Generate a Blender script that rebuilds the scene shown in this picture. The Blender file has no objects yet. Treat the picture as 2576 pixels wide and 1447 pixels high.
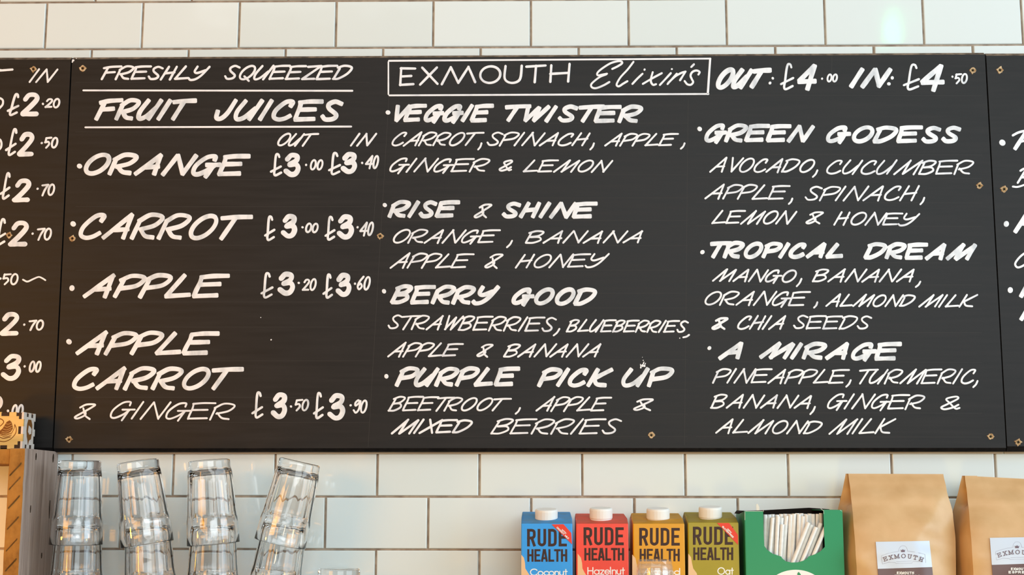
import bpy, bmesh, math, random
from mathutils import Vector, Matrix, Euler
random.seed(7)
C = bpy.context.scene.collection
PI = math.pi
W_, H_ = 2576.0, 1447.0
# ------------------------------------------------------------------ camera
FPX = 3479.95
CAM = Vector((0.01121, -2.07952, 1.3482))
ROT = Euler((1.72404, -0.00142, 0.01887), 'XYZ')
cd = bpy.data.cameras.new('camera'); cam = bpy.data.objects.new('camera', cd); C.objects.link(cam)
cd.sensor_width = 36.0; cd.lens = FPX / W_ * 36.0; cd.clip_start = .05
cam.location = CAM; cam.rotation_euler = ROT
bpy.context.scene.camera = cam
RM = ROT.to_matrix()
# ------------------------------------------------------------------ world, lamps, exposure
S = bpy.context.scene
S.view_settings.view_transform = 'Standard'; S.view_settings.look = 'None'
S.cycles.max_bounces = 24; S.cycles.transmission_bounces = 24; S.cycles.transparent_max_bounces = 40
S.view_settings.gamma = 1.0; S.view_settings.exposure = -0.25
wd = bpy.data.worlds.new('room_light'); S.world = wd; wd.use_nodes = True
WN = wd.node_tree; wl = WN.links.new
wtc = WN.nodes.new('ShaderNodeTexCoord'); wsx = WN.nodes.new('ShaderNodeSeparateXYZ'); wmr = WN.nodes.new('ShaderNodeMapRange')
wmr.inputs[1].default_value = -1; wmr.inputs[2].default_value = 1
wrp = WN.nodes.new('ShaderNodeValToRGB'); we = wrp.color_ramp.elements          # warm end of the room to its daylight end
we[0].position = .05; we[0].color = (.95, .56, .20, 1); we[1].position = .95; we[1].color = (.74, .87, 1.0, 1)
wq = we.new(.36); wq.color = (.92, .76, .52, 1); wq = we.new(.52); wq.color = (.80, .93, 1.0, 1)
wmz = WN.nodes.new('ShaderNodeMapRange'); wmz.inputs[1].default_value = -.5; wmz.inputs[2].default_value = .3
wmz.inputs[3].default_value = .30; wmz.inputs[4].default_value = .41
wl(wtc.outputs['Generated'], wsx.inputs[0]); wl(wsx.outputs['X'], wmr.inputs[0]); wl(wmr.outputs[0], wrp.inputs[0])
wl(wsx.outputs['Z'], wmz.inputs[0]); wl(wrp.outputs[0], WN.nodes['Background'].inputs[0]); wl(wmz.outputs[0], WN.nodes['Background'].inputs[1])
def area(name, loc, look, sx, sy, power, col):
    l = bpy.data.lights.new(name, 'AREA'); l.shape = 'RECTANGLE'; l.size = sx; l.size_y = sy
    l.energy = power; l.color = col
    o = bpy.data.objects.new(name, l); C.objects.link(o); o.location = loc
    o.rotation_euler = (Vector(look) - Vector(loc)).to_track_quat('-Z', 'Y').to_euler()
    return o
def bulb(name, loc, r, power, col):
    l = bpy.data.lights.new(name, 'POINT'); l.energy = power; l.color = col; l.shadow_soft_size = r
    o = bpy.data.objects.new(name, l); C.objects.link(o); o.location = loc; return o
area('daylight_window', (3.0, -1.5, 1.95), (.2, -.1, 1.5), 2.2, 1.9, 84, (.70, .87, 1.0))
area('shop_front_glass', (1.0, -4.4, 2.4), (-.2, 0, 1.5), 2.6, 1.4, 74, (.86, .96, 1.0))  # added frontal fill behind the camera, brightens straws, cups and glasses
area('ceiling_panel', (.3, -2.1, 3.5), (.1, -.4, 1.6), 3.2, 1.2, 22, (.86, .97, 1.0))
area('warm_side_lamps', (-2.3, -2.7, 1.95), (-.7, 0, 1.6), 1.3, .9, 40, (1.0, .40, .02))
bulb('shelf_lamp', (-1.06, -.50, 1.26), .04, 7.5, (1.0, .42, .05))
bulb('counter_lamp', (.42, -.62, 1.13), .04, 2.1, (1.0, .72, .15))
bulb('pendant_bulb', (.5, -3.3, 1.22), .07, 7, (1.0, .74, .42))
area('green_sign_lamp', (1.12, -2.08, 2.80), (.56, 0, 2.07), .03, .09, .30, (.05, 1.0, .35))
# ------------------------------------------------------------------ helpers
def at(px, py, Y):
    d = RM @ Vector(((px - W_/2)/FPX, -(py - H_/2)/FPX, -1.0))
    return CAM + d * ((Y - CAM.y) / d.y)
def px_per_m(px, py, Y):
    return 1.0 / max(1e-9, (at(px+1, py, Y) - at(px, py, Y)).length)
def lin(c):
    return tuple((v/255/12.92 if v/255 <= .04045 else ((v/255+.055)/1.055)**2.4) for v in c) + (1,)
class MB:
    def __init__(s): s.v = []; s.f = []; s.mi = []
    def add(s, vs, fs, m=0):
        b = len(s.v); s.v += [Vector(v) for v in vs]
        s.f += [[b+i for i in f] for f in fs]; s.mi += [m]*len(fs)
    def box(s, a, b, m=0):
        x0, y0, z0 = a; x1, y1, z1 = b
        s.add([(x0,y0,z0),(x1,y0,z0),(x1,y1,z0),(x0,y1,z0),(x0,y0,z1),(x1,y0,z1),(x1,y1,z1),(x0,y1,z1)],
              [(0,3,2,1),(4,5,6,7),(0,1,5,4),(1,2,6,5),(2,3,7,6),(3,0,4,7)], m)
    def prism(s, front, back, m=0):
        n = len(front)
        s.add(list(front)+list(back), [list(range(n)), list(range(2*n-1, n-1, -1))] +
              [[(i+1) % n, i, n+i, n+(i+1) % n] for i in range(n)], m)
    def lathe(s, prof, n, rad=None, m=0, origin=(0,0,0), cap0=False, cap1=False):
        ox, oy, oz = origin; vs = []
        for k, (r, z) in enumerate(prof):
            for i in range(n):
                a = 2*PI*i/n; rr = rad(r, z, a, k) if rad else r
                vs.append((ox+rr*math.cos(a), oy+rr*math.sin(a), oz+z))
        fs = []
        for k in range(len(prof)-1):
            for i in range(n):
                j = (i+1) % n
                fs.append((k*n+i, k*n+j, (k+1)*n+j, (k+1)*n+i))
        if cap0: fs.append(tuple(range(n-1, -1, -1)))
        if cap1: fs.append(tuple((len(prof)-1)*n+i for i in range(n)))
        s.add(vs, fs, m)
def obj(name, mb, mats, parent=None, smooth=False, fix=True, local=False):
    me = bpy.data.meshes.new(name)
    off = Vector((0,0,0))
    if parent is not None and not local:
        p = parent
        while p is not None: off += Vector(p.location); p = p.parent
    me.from_pydata([tuple(v-off) for v in mb.v], [], mb.f)
    if not isinstance(mats, (list, tuple)): mats = [mats]
    for m in mats: me.materials.append(m)
    for p, i in zip(me.polygons, mb.mi): p.material_index = i; p.use_smooth = smooth
    if fix:
        bm = bmesh.new(); bm.from_mesh(me); bmesh.ops.recalc_face_normals(bm, faces=bm.faces); bm.to_mesh(me); bm.free()
    me.update()
    o = bpy.data.objects.new(name, me); C.objects.link(o)
    if parent is not None: o.parent = parent
    return o
def bevel(o, w, seg=2, ang=30):
    m = o.modifiers.new('bevel', 'BEVEL'); m.width = w; m.segments = seg; m.limit_method = 'ANGLE'; m.angle_limit = math.radians(ang)
def thing(name, label, cat, loc, group=None):
    o = bpy.data.objects.new(name, None); C.objects.link(o); o.location = loc; o.empty_display_size = .02
    o['label'] = label; o['category'] = cat
    if group: o['group'] = group
    return o
def tag(o, label, cat, group=None):
    o['label'] = label; o['category'] = cat
    if group: o['group'] = group
    return o
def struct(o): o['kind'] = 'structure'; return o
def lab(o, t): o['label'] = t; return o
# ------------------------------------------------------------------ materials
def mat(name, col, rough=.5, spec=.5, **k):
    m = bpy.data.materials.new(name); m.use_nodes = True
    b = m.node_tree.nodes['Principled BSDF']
    b.inputs['Base Color'].default_value = col if len(col) == 4 else (*col, 1)
    b.inputs['Roughness'].default_value = rough
    b.inputs['Specular IOR Level'].default_value = spec
    for kk, v in k.items(): b.inputs[kk.replace('_', ' ')].default_value = v
    return m
def nd(m, t, **k):
    n = m.node_tree.nodes.new(t)
    for a, v in k.items(): setattr(n, a, v)
    return n
def noise_mix(m, c1, c2, scale=(1,1,1), nscale=8, detail=4, lo=.35, hi=.65, bump=0, dist=.001, rough=None):
    nt = m.node_tree; L = nt.links.new; b = nt.nodes['Principled BSDF']
    tc = nd(m, 'ShaderNodeTexCoord'); mp = nd(m, 'ShaderNodeMapping'); mp.inputs['Scale'].default_value = scale
    nz = nd(m, 'ShaderNodeTexNoise'); nz.inputs['Scale'].default_value = nscale; nz.inputs['Detail'].default_value = detail
    rp = nd(m, 'ShaderNodeValToRGB'); rp.color_ramp.elements[0].position = lo; rp.color_ramp.elements[1].position = hi
    rp.color_ramp.elements[0].color = c1; rp.color_ramp.elements[1].color = c2
    L(tc.outputs['Object'], mp.inputs[0]); L(mp.outputs[0], nz.inputs['Vector']); L(nz.outputs['Fac'], rp.inputs[0])
    L(rp.outputs[0], b.inputs['Base Color'])
    if bump:
        bp = nd(m, 'ShaderNodeBump'); bp.inputs['Strength'].default_value = bump; bp.inputs['Distance'].default_value = dist
        L(nz.outputs['Fac'], bp.inputs['Height']); L(bp.outputs[0], b.inputs['Normal'])
    if rough:
        mr = nd(m, 'ShaderNodeMapRange'); mr.inputs[3].default_value = rough[0]; mr.inputs[4].default_value = rough[1]
        L(nz.outputs['Fac'], mr.inputs[0]); L(mr.outputs[0], b.inputs['Roughness'])
    return m
M = {}
# glazed tile: per-tile tone, soft ripple in the glaze
t = mat('tile_glaze', (.80, .80, .75), .07, .5); nt = t.node_tree; L = nt.links.new; b = nt.nodes['Principled BSDF']
ge = nd(t, 'ShaderNodeNewGeometry'); rp = nd(t, 'ShaderNodeValToRGB')
rp.color_ramp.elements[0].color = (.728, .786, .765, 1); rp.color_ramp.elements[1].color = (.778, .834, .818, 1)
L(ge.outputs['Random Per Island'], rp.inputs[0]); L(rp.outputs[0], b.inputs['Base Color'])
tc = nd(t, 'ShaderNodeTexCoord'); nz = nd(t, 'ShaderNodeTexNoise'); nz.inputs['Scale'].default_value = 14; nz.inputs['Detail'].default_value = 1
bp = nd(t, 'ShaderNodeBump'); bp.inputs['Strength'].default_value = .10; bp.inputs['Distance'].default_value = .004
L(tc.outputs['Object'], nz.inputs['Vector']); L(nz.outputs['Fac'], bp.inputs['Height']); L(bp.outputs[0], b.inputs['Normal'])
M['tile'] = t
M['grout'] = noise_mix(mat('grout', (.3,.22,.16), .9, .2), (.27,.20,.15,1), (.45,.36,.28,1), nscale=60, bump=.4)
M['board'] = noise_mix(mat('black_board_paint', (.02,.019,.018), .5, .24), (.011,.0092,.0082,1), (.018,.0155,.0142,1), (1,1,14), 9, 6, .3, .7, bump=.05, dist=.0006, rough=(.40,.52))
M['board_edge'] = noise_mix(mat('worn_board_edge', (.09,.06,.035), .7, .3), (.07,.048,.032,1), (.27,.19,.125,1), (1,1,1), 90, 5, .35, .7, bump=.3)
M['board_low'] = noise_mix(mat('black_lower_edge', (.006,.005,.005), .8, .15), (.004,.0035,.0035,1), (.012,.009,.008,1), nscale=120)  # down-facing chamfer: its shade is put into a darker black
M['raw_ply'] = noise_mix(mat('raw_plywood', (.5,.36,.22), .8, .2), (.50,.37,.24,1), (.66,.53,.38,1), (1,1,30), 12)
# brush paint: streaks of thinner grey paint
M['paint'] = noise_mix(mat('white_brush_paint', (.85,.85,.86), .5, .35), (.60,.62,.645,1), (.87,.87,.88,1), (1,1,.55), 62, 3, .30, .52)
M['paint_thin'] = noise_mix(mat('white_pen_paint', (.85,.85,.86), .5, .35), (.72,.72,.76,1), (.88,.875,.885,1), (1,1,1), 40, 2, .3, .5)
M['pencil'] = mat('pencil_line', (.034,.030,.027), .6, .3)
M['torn'] = noise_mix(mat('torn_wood', (.5,.33,.17), .85, .2), (.34,.19,.08,1), (.68,.50,.30,1), nscale=180, bump=.6)
M['hole'] = mat('dark_recess', (.012,.008,.005), .8, .1)
M['brass'] = mat('dull_brass', (.22,.14,.06), .45, .5, Metallic=.7)
M['glass'] = mat('clear_glass', (1,1,1), .0, .5, Transmission_Weight=1.0, IOR=1.48)
M['plastic'] = mat('clear_plastic', (1,1,1), .04, .6, Transmission_Weight=.95, IOR=1.28)
pl = M['plastic']; nt = pl.node_tree; L = nt.links.new
tp = nd(pl, 'ShaderNodeBsdfTransparent'); gl = nd(pl, 'ShaderNodeBsdfGlossy'); gl.inputs['Roughness'].default_value = .05
df = nd(pl, 'ShaderNodeBsdfDiffuse'); df.inputs[0].default_value = (.9, .9, .89, 1); fc_ = nd(pl, 'ShaderNodeLayerWeight'); pw_ = nd(pl, 'ShaderNodeMath', operation='POWER'); pw_.inputs[1].default_value = 4.0; fr_ = nd(pl, 'ShaderNodeMapRange'); fr_.inputs[3].default_value = .07; fr_.inputs[4].default_value = .42; L(fc_.outputs['Facing'], pw_.inputs[0]); L(pw_.outputs[0], fr_.inputs[0])
m1 = nd(pl, 'ShaderNodeMixShader'); m2 = nd(pl, 'ShaderNodeMixShader'); m1.inputs[0].default_value = .06
L(tp.outputs[0], m1.inputs[1]); L(df.outputs[0], m1.inputs[2]); L(fr_.outputs[0], m2.inputs[0]); L(m1.outputs[0], m2.inputs[1]); L(gl.outputs[0], m2.inputs[2])
L(m2.outputs[0], nt.nodes['Material Output'].inputs[0])
def wood(name, c1, c2, c3, sc):
    m = mat(name, c2, .75, .2); nt = m.node_tree; L = nt.links.new; b = nt.nodes['Principled BSDF']
    tc = nd(m, 'ShaderNodeTexCoord'); mp = nd(m, 'ShaderNodeMapping'); mp.inputs['Scale'].default_value = sc
    n1 = nd(m, 'ShaderNodeTexNoise'); n1.inputs['Scale'].default_value = 22; n1.inputs['Detail'].default_value = 7; n1.inputs['Roughness'].default_value = .65
    rp = nd(m, 'ShaderNodeValToRGB'); e = rp.color_ramp.elements
    e[0].position = .28; e[0].color = c1; e[1].position = .72; e[1].color = c3
    x = e.new(.48); x.color = c2
    bp = nd(m, 'ShaderNodeBump'); bp.inputs['Strength'].default_value = .5; bp.inputs['Distance'].default_value = .002
    L(tc.outputs['Object'], mp.inputs[0]); L(mp.outputs[0], n1.inputs['Vector']); L(n1.outputs['Fac'], rp.inputs[0])
    L(rp.outputs[0], b.inputs['Base Color']); L(n1.outputs['Fac'], bp.inputs['Height']); L(bp.outputs[0], b.inputs['Normal'])
    return m
M['grey_wood'] = wood('weathered_grey_wood', (.15,.095,.07,1), (.36,.26,.21,1), (.56,.43,.355,1), (4,4,.16))
M['saw_wood'] = wood('rough_sawn_wood', (.15,.066,.014,1), (.30,.148,.032,1), (.42,.215,.05,1), (1.2,1.2,.9))
M['crack'] = mat('crack_dark', (.03,.018,.01), .9, .1)
M['birch'] = noise_mix(mat('birch_ply', (.72,.5,.22), .6, .3), (.68,.43,.13,1), (.78,.52,.19,1), (1,1,12), 10)  # front ply, the warm lamp's orange light put into its colour
M['birch_side'] = noise_mix(mat('birch_ply_pale', (.72,.6,.5), .6, .3), (.66,.56,.48,1), (.76,.66,.58,1), (1,1,12), 10)  # same ply on the side, cool light put into a paler colour
M['burnt'] = mat('laser_burnt_edge', (.055,.03,.018), .8, .2)
M['engrave'] = mat('engraved_brown', (.20,.075,.015), .8, .2)
M['ink'] = mat('dark_brown_ink', (.045,.018,.012), .5, .3)
M['white_ink'] = mat('white_print', (.86,.84,.80), .5, .3)
M['cap'] = mat('white_cap_plastic', (.83,.81,.77), .4, .4)
M['peach'] = mat('peach_print', (.80,.50,.26), .45, .4)
M['ribbon'] = mat('red_print', lin((226,58,32)), .4, .4)
M['green'] = mat('green_card', lin((30,140,92)), .42, .4)
M['card_dark'] = mat('dark_card_inside', (.012,.009,.008), .9, .1)  # near-black puts the shadow inside the straw box into the card colour
M['card_edge'] = mat('card_cut_edge', (.72,.70,.62), .7, .2)
M['straw'] = noise_mix(mat('white_straw', (.85,.83,.80), .45, .4), (.90,.88,.85,1), (.95,.94,.92,1), nscale=30)
sm = M['straw']; nt = sm.node_tree; mx = nd(sm, 'ShaderNodeMixShader'); tr = nd(sm, 'ShaderNodeBsdfTranslucent'); tr.inputs[0].default_value = (.9, .88, .84, 1); mx.inputs[0].default_value = .14
nt.links.new(nt.nodes['Principled BSDF'].outputs[0], mx.inputs[1]); nt.links.new(tr.outputs[0], mx.inputs[2]); nt.links.new(mx.outputs[0], nt.nodes['Material Output'].inputs[0])
M['kraft'] = noise_mix(mat('kraft_paper', (.56,.36,.18), .42, .5), (.58,.345,.15,1), (.67,.42,.205,1), nscale=25, detail=8, bump=.12, dist=.002)
M['label_pale'] = mat('pale_blue_label', lin((203,212,226)), .35, .4)
M['label_brown'] = mat('brown_label', lin((104,78,74)), .4, .4)
M['label_ink'] = mat('label_grey_ink', lin((112,92,104)), .5, .3)
M['label_line'] = mat('label_pale_line', lin((160,160,178)), .5, .3)
M['concrete'] = mat('floor_grey', (.3,.29,.28), .7, .3)
M['ledge'] = noise_mix(mat('pale_ledge', (.6,.5,.38), .4, .4), (.5,.4,.28,1), (.6,.5,.36,1), (1,12,1), 8)
# ------------------------------------------------------------------ tiled wall
TS, TV, ZB = .153, .0773, 2.05
g = MB(); g.box((-2.0, .003, .6), (2.0, .12, 2.9))
nt_ = 0
rr = random.Random(3)
for k in range(-5, 13):
    zt = ZB - k*TV
    offr = (-.0018 if k == 0 else rr.uniform(-.0003, .0003))
    for i in range(-12, 13):
        x0 = i*TS + (0 if k % 2 else .5*TS) + offr
        gx = rr.uniform(.0014, .0018); gz = rr.uniform(.0013, .0017)
        a0, a1 = x0+gx, x0+TS-gx; b0, b1 = zt-TV+gz, zt-gz
        if a1 < -1.6 or a0 > 1.6: continue
        tx, tz = rr.gauss(0, .0016), rr.gauss(0, .0016); dy = rr.uniform(-.0004, .0003)
        vs = []
        for ins, y in ((0, .006), (0, .0018), (.0005, .0004), (.0013, 0.0)):
            for (x, z) in ((a0+ins, b0+ins), (a1-ins, b0+ins), (a1-ins, b1-ins), (a0+ins, b1-ins)):
                vs.append((x, y+dy+tx*(x-(a0+a1)/2)+tz*(z-(b0+b1)/2), z))
        fs = [(12,13,14,15)]
        for q in range(3):
            for e in range(4): fs.append((q*4+e, q*4+(e+1)%4, (q+1)*4+(e+1)%4, (q+1)*4+e))
        g.add(vs, fs, 1)
wall = struct(obj('wall_back', g, [M['grout'], M['tile']]))
ZC = 1.128                                   # top of the ledge everything stands on
f = MB(); f.box((-3, -6, -.1), (3, .12, 0)); struct(obj('floor', f, M['concrete']))
f = MB(); f.box((-1.5, -.34, ZC-.035), (1.5, 0.002, ZC)); struct(obj('trim_1', f, M['ledge']))
# ------------------------------------------------------------------ brush lettering
def cr(pts, n=7, closed=False):
    out = []; N = len(pts)
    if N < 3: return [tuple(p) for p in pts]
    rng = range(N if closed else N-1)
    for i in rng:
        if closed: p0, p1, p2, p3 = pts[(i-1) % N], pts[i], pts[(i+1) % N], pts[(i+2) % N]
        else:
            p1, p2 = pts[i], pts[i+1]
            p0 = pts[i-1] if i > 0 else (2*p1[0]-p2[0], 2*p1[1]-p2[1])
            p3 = pts[i+2] if i+2 < N else (2*p2[0]-p1[0], 2*p2[1]-p1[1])
        for j in range(n):
            u = j/n; u2 = u*u; u3 = u2*u
            out.append(tuple(.5*((2*p1[d]) + (-p0[d]+p2[d])*u + (2*p0[d]-5*p1[d]+4*p2[d]-p3[d])*u2 + (-p0[d]+3*p1[d]-3*p2[d]+p3[d])*u3) for d in (0,1)))
    if not closed: out.append(tuple(pts[-1]))
    else: out.append(out[0])
    return out
RL = random.Random(11)
class Pen:
    """collects painted strokes on a plane; mp(u, v, h) -> world point, h = height above the surface in metres"""
    def __init__(s, mp, th=.0003): s.mp = mp; s.mb = MB(); s.n = 0; s.th = th
    def stroke(s, pts, w, cap='brush', jit=.05):
        # resample
        P = [Vector((p[0], p[1])) for p in pts]; Q = [P[0]]
        for p in P[1:]:
            if (p-Q[-1]).length > 1e-4*w + 1e-9: Q.append(p)
        if len(Q) == 2:
            a, b_ = Q; Q = [a.lerp(b_, i/4) for i in range(5)]
        if len(Q) < 2: return
        T = []
        for i in range(len(Q)):
            a = Q[max(0, i-1)]; b_ = Q[min(len(Q)-1, i+1)]; d = b_-a
            T.append(d.normalized() if d.length > 0 else Vector((1,0)))
        sec = []
        ph = RL.uniform(0, 6.28); ph2 = RL.uniform(0, 6.28)
        for i, q in enumerate(Q):
            u = i/(len(Q)-1)
            sec.append((q, T[i], w*(1+jit*math.sin(ph+u*4.1)+.5*jit*math.sin(ph2+u*9))))
        if cap == 'brush': ex = ((.10,.97),(.21,.87),(.29,.62))
        elif cap == 'round': ex = ((.18,.93),(.33,.75),(.44,.48),(.5,.2))
        elif cap == 'sq': ex = ((.5,1.0),)
        else: ex = ()
        w0, w1 = sec[0][2], sec[-1][2]; q0, t0 = Q[0], T[0]; q1, t1 = Q[-1], T[-1]
        sec = [(q0-t0*w0*e, t0, w0*k) for e, k in reversed(ex)] + sec + [(q1+t1*w1*e, t1, w1*k) for e, k in ex]
        s.n += 1; h0 = s.th*.4 + (s.n % 40)*9e-6
        vs = []; fs = []
        for i, (q, t, ww) in enumerate(sec):
            n = Vector((-t.y, t.x)); h = h0 + i*8e-7
            for o_, hh in ((-.5, -.0001), (-.40, h), (.40, h), (.5, -.0001)):
                p = q + n*ww*o_; vs.append(s.mp(p.x, p.y, hh))
        for i in range(len(sec)-1):
            for j in range(3): fs.append((i*4+j, i*4+j+1, i*4+j+5, i*4+j+4))
        e = (len(sec)-1)*4
        fs += [(0,1,2,3), (e+3,e+2,e+1,e)]
        s.mb.add(vs, fs)
    def dot(s, x, y, r):
        s.n += 1; h0 = s.th*.4 + (s.n % 40)*9e-6; vs = []; n = 14
        a0 = RL.uniform(0, 6)
        for k, (q, h) in enumerate(((1, -.0001), (.85, h0))):
            for i in range(n):
                a = 2*PI*i/n; m_ = r*q*(1+.06*math.sin(2*a+a0))
                vs.append(s.mp(x+m_*math.cos(a), y+m_*math.sin(a), h))
        s.mb.add(vs, [list(range(n, 2*n))] + [(i, (i+1) % n, n+(i+1) % n, n+i) for i in range(n)])
    def poly(s, pts, h=.0002):
        s.n += 1; h += s.n*4e-6; n = len(pts)
        s.mb.add([s.mp(x, y, h) for x, y in pts]+[s.mp(x, y, -.0001) for x, y in pts],
                 [list(range(n))]+[(i, (i+1) % n, n+(i+1) % n, n+i) for i in range(n)])
def G(s):
    out = []
    for st in s.split('|'):
        tk = st.split(); kind = tk[0]; out.append((kind, [tuple(float(a) for a in q.split(',')) for q in tk[1:]]))
    return out
ELL = 's '+' '.join('%.3f,%.3f' % (.42+.43*math.sin(2*PI*i/10+.5), .5+.5*math.cos(2*PI*i/10+.5)) for i in range(10))
ELL = 'c'+ELL[1:]
def ell(w): return 'c '+' '.join('%.3f,%.3f' % (w/2+w/2*math.sin(2*PI*i/10), .5+.5*math.cos(2*PI*i/10)) for i in range(10))
HAND = {k: (a, G(s)) for k, (a, s) in {
 'A': (1.08, 'p 0,0 .58,1|p .58,1 .84,0|p .25,.36 .80,.40'),
 'B': (.98, 'p 0,.02 -.08,.82|s -.2,.84 .15,1 .58,.92 .46,.62 .02,.5|s .02,.5 .5,.5 .72,.26 .42,.03 0,.02'),
 'C': (.95, 's .52,.72 .5,.95 .18,.93 -.06,.5 .02,.15 .3,.01 .58,.06 .78,.22'),
 'D': (1.1, 'p 0,.02 -.05,.78|s -.2,.86 .2,1 .78,.86 .76,.42 .36,.05 0,.02'),
 'E': (1.08, 's -.25,.93 .2,.99 .8,1|s -.2,.9 -.12,.65 -.06,.3 0,.04|p -.08,.55 .68,.58|p 0,.03 .9,.07'),
 'F': (.95, 's -.35,.86 .1,.96 .8,1|p -.1,.9 0,0|p -.02,.5 .6,.55'),
 'G': (1.1, 's .62,.78 .54,.98 .2,.92 -.04,.5 .04,.12 .28,.02 .58,.22 .76,.5|p .40,.5 .98,.52|p .74,.5 .72,-.1'),
 'H': (.92, 'p 0,0 -.03,1|p .66,0 .54,1|p .0,.46 .64,.55'),
 'I': (.42, 'p 0,0 .02,1'),
 'J': (.85, 's .5,1 .47,.35 .32,.04 .08,.06 -.05,.42'),
 'K': (1.0, 'p 0,0 -.02,1|p .75,1 .06,.42|s .06,.46 .4,.1 .92,.03'),
 'L': (.98, 'p .16,1 0,.03|p 0,.03 .9,.1'),
 'M': (1.45, 'p 0,0 .5,1|p .5,1 .52,0|p .52,0 1.2,.98|p 1.2,.98 1.2,0'),
 'N': (1.1, 'p 0,0 .1,1|p .1,1 .84,.02|p .84,.02 .90,1'),
 'O': (1.08, ELL),
 'P': (.9, 'p 0,0 -.1,.78|s -.18,.78 .15,1 .7,.9 .6,.54 .02,.4'),
 'Q': (1.08, ELL+'|p .4,.22 .9,-.1'),
 'R': (1.02, 'p 0,0 -.13,.72|s -.18,.72 .15,1 .70,.9 .6,.55 .1,.36|s .12,.4 .5,.1 .88,.03'),
 'S': (.9, 's 0,.22 .25,.04 .6,.08 .62,.3 .12,.62 -.02,.85 .2,1 .58,.88'),
 'T': (.8, 's -.3,.92 .3,.98 .9,1|p .27,.95 .26,0'),
 'U': (1.05, 's .0,1 -.1,.4 .08,.03 .4,.12 .68,.6|p .74,1 .66,0'),
 'V': (.80, 'p -.08,1 .42,.02|p .42,.02 .70,1'),
 'W': (1.15, 'p -.12,1 .2,.02|p .2,.02 .48,.9|p .48,.9 .62,.02|p .62,.02 .93,1'),
 'X': (.95, 'p 0,1 .75,0|p -.1,0 .85,1'),
 'Y': (.98, 's -.05,1 -.02,.62 .25,.5 .7,.72|s .82,1 .66,.35 .42,.03 .1,-.04 -.1,.08'),
 'Z': (.95, 'p -.15,.93 .72,1|p .72,1 0,.03|p 0,.03 .8,.05'),
 '&': (1.2, 's 1.12,.1 .9,.06 .32,.5 -.05,.82 .42,1 .64,.84 .25,.42 0,.15 .28,0 .7,.14 .92,.35'),
 '+': (1.2, 's -.12,.77 .14,.97 .67,.97 .62,.8 .3,.45 0,.12 .24,.02 .54,.25 .4,.5|s .11,.72 .55,.25 1.0,0'),
 '0': (.62, ell(.52)),
 '2': (.62, 's .02,.75 .15,.95 .40,.95 .5,.76 .3,.42 0,.05|p 0,.04 .55,.05'),
 '3': (.62, 's .06,.78 .22,.97 .46,.92 .44,.7 .18,.52|s .18,.52 .44,.54 .54,.34 .44,.09 .24,.04 .03,.2'),
 '4': (.8, 'p .58,1 0,.36|p 0,.34 .84,.36|p .60,1 .54,0'),
 '5': (.6, 'p .05,.95 .55,1|p .05,.95 .02,.55|s .02,.55 .32,.6 .44,.35 .22,0'),
 '6': (.6, 's .42,1 .1,.6 0,.25 .2,0 .44,.22 .25,.46 .04,.3'),
 '7': (.6, 'p 0,.93 .55,1|s .55,1 .32,.5 .2,0'),
 '9': (.6, 's .46,.84 .3,1 .06,.78 .14,.54 .46,.8|s .5,.95 .5,.3 .26,0 0,.2'),
 '£': (.5, 's .32,.86 .28,.97 .2,.97 .16,.75 .13,.3 .11,.1 .17,.01 .39,.13|p 0,.2 .39,.43'),
}.items()}
BLOCK = {k: (a, G(s)) for k, (a, s) in {
 'A': (.72, 'p 0,0 .2,1|p .2,1 .32,1|p .32,1 .52,0|p .1,.24 .42,.24'),
 'C': (.62, 's .5,.75 .42,.97 .25,1 .06,.85 0,.5 .06,.15 .25,0 .42,.03 .5,.25'),
 'D': (.70, 'p 0,0 0,1|s 0,1 .26,1 .42,.94 .48,.8 .48,.2 .42,.06 .26,0 0,0'),
 'E': (.64, 'p 0,0 0,1|p 0,1 .45,1|p 0,.52 .38,.52|p 0,0 .45,0'),
 'F': (.54, 'p 0,0 0,1|p 0,1 .45,1|p 0,.52 .38,.52'),
 'G': (.64, 's .5,.75 .42,.97 .25,1 .06,.85 0,.5 .06,.15 .25,0 .5,.1 .5,.45|p .3,.45 .5,.45'),
 'H': (.70, 'p 0,0 0,1|p .48,0 .48,1|p 0,.52 .48,.52'),
 'I': (.18, 'p 0,0 0,1'), 'K': (.6, 'p 0,0 0,1|p 0,.4 .48,1|p .15,.55 .5,0'),
 'L': (.54, 'p 0,0 0,1|p 0,0 .42,0'),
 'M': (.85, 'p 0,0 0,1|p 0,1 .35,.1|p .35,.1 .7,1|p .7,1 .7,0'),
 'N': (.64, 'p 0,0 0,1|p 0,1 .5,0|p .5,0 .5,1'),
 'O': (.66, ell(.52)),
 'P': (.56, 'p 0,0 0,1|s 0,1 .3,1 .45,.88 .45,.62 .3,.48 0,.48'),
 'R': (.70, 'p 0,0 0,1|s 0,1 .28,1 .44,.94 .48,.84 .48,.64 .43,.54 .28,.48 0,.48|p .27,.48 .48,0'),
 'S': (.58, 's .45,.8 .3,1 .08,.92 .05,.7 .25,.52 .45,.3 .4,.08 .2,0 0,.18'),
 'T': (.66, 'p 0,1 .5,1|p .25,1 .25,0'),
 'U': (.70, 's 0,1 0,.25 .05,.08 .24,0 .43,.08 .48,.25 .48,1'),
 'W': (.95, 'p 0,1 .2,0|p .2,0 .4,.9|p .4,.9 .6,0|p .6,0 .8,1'),
 'X': (.6, 'p 0,1 .5,0|p 0,0 .5,1'), '-': (.4, 'p 0,.5 .25,.5'),
}.items()}
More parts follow.
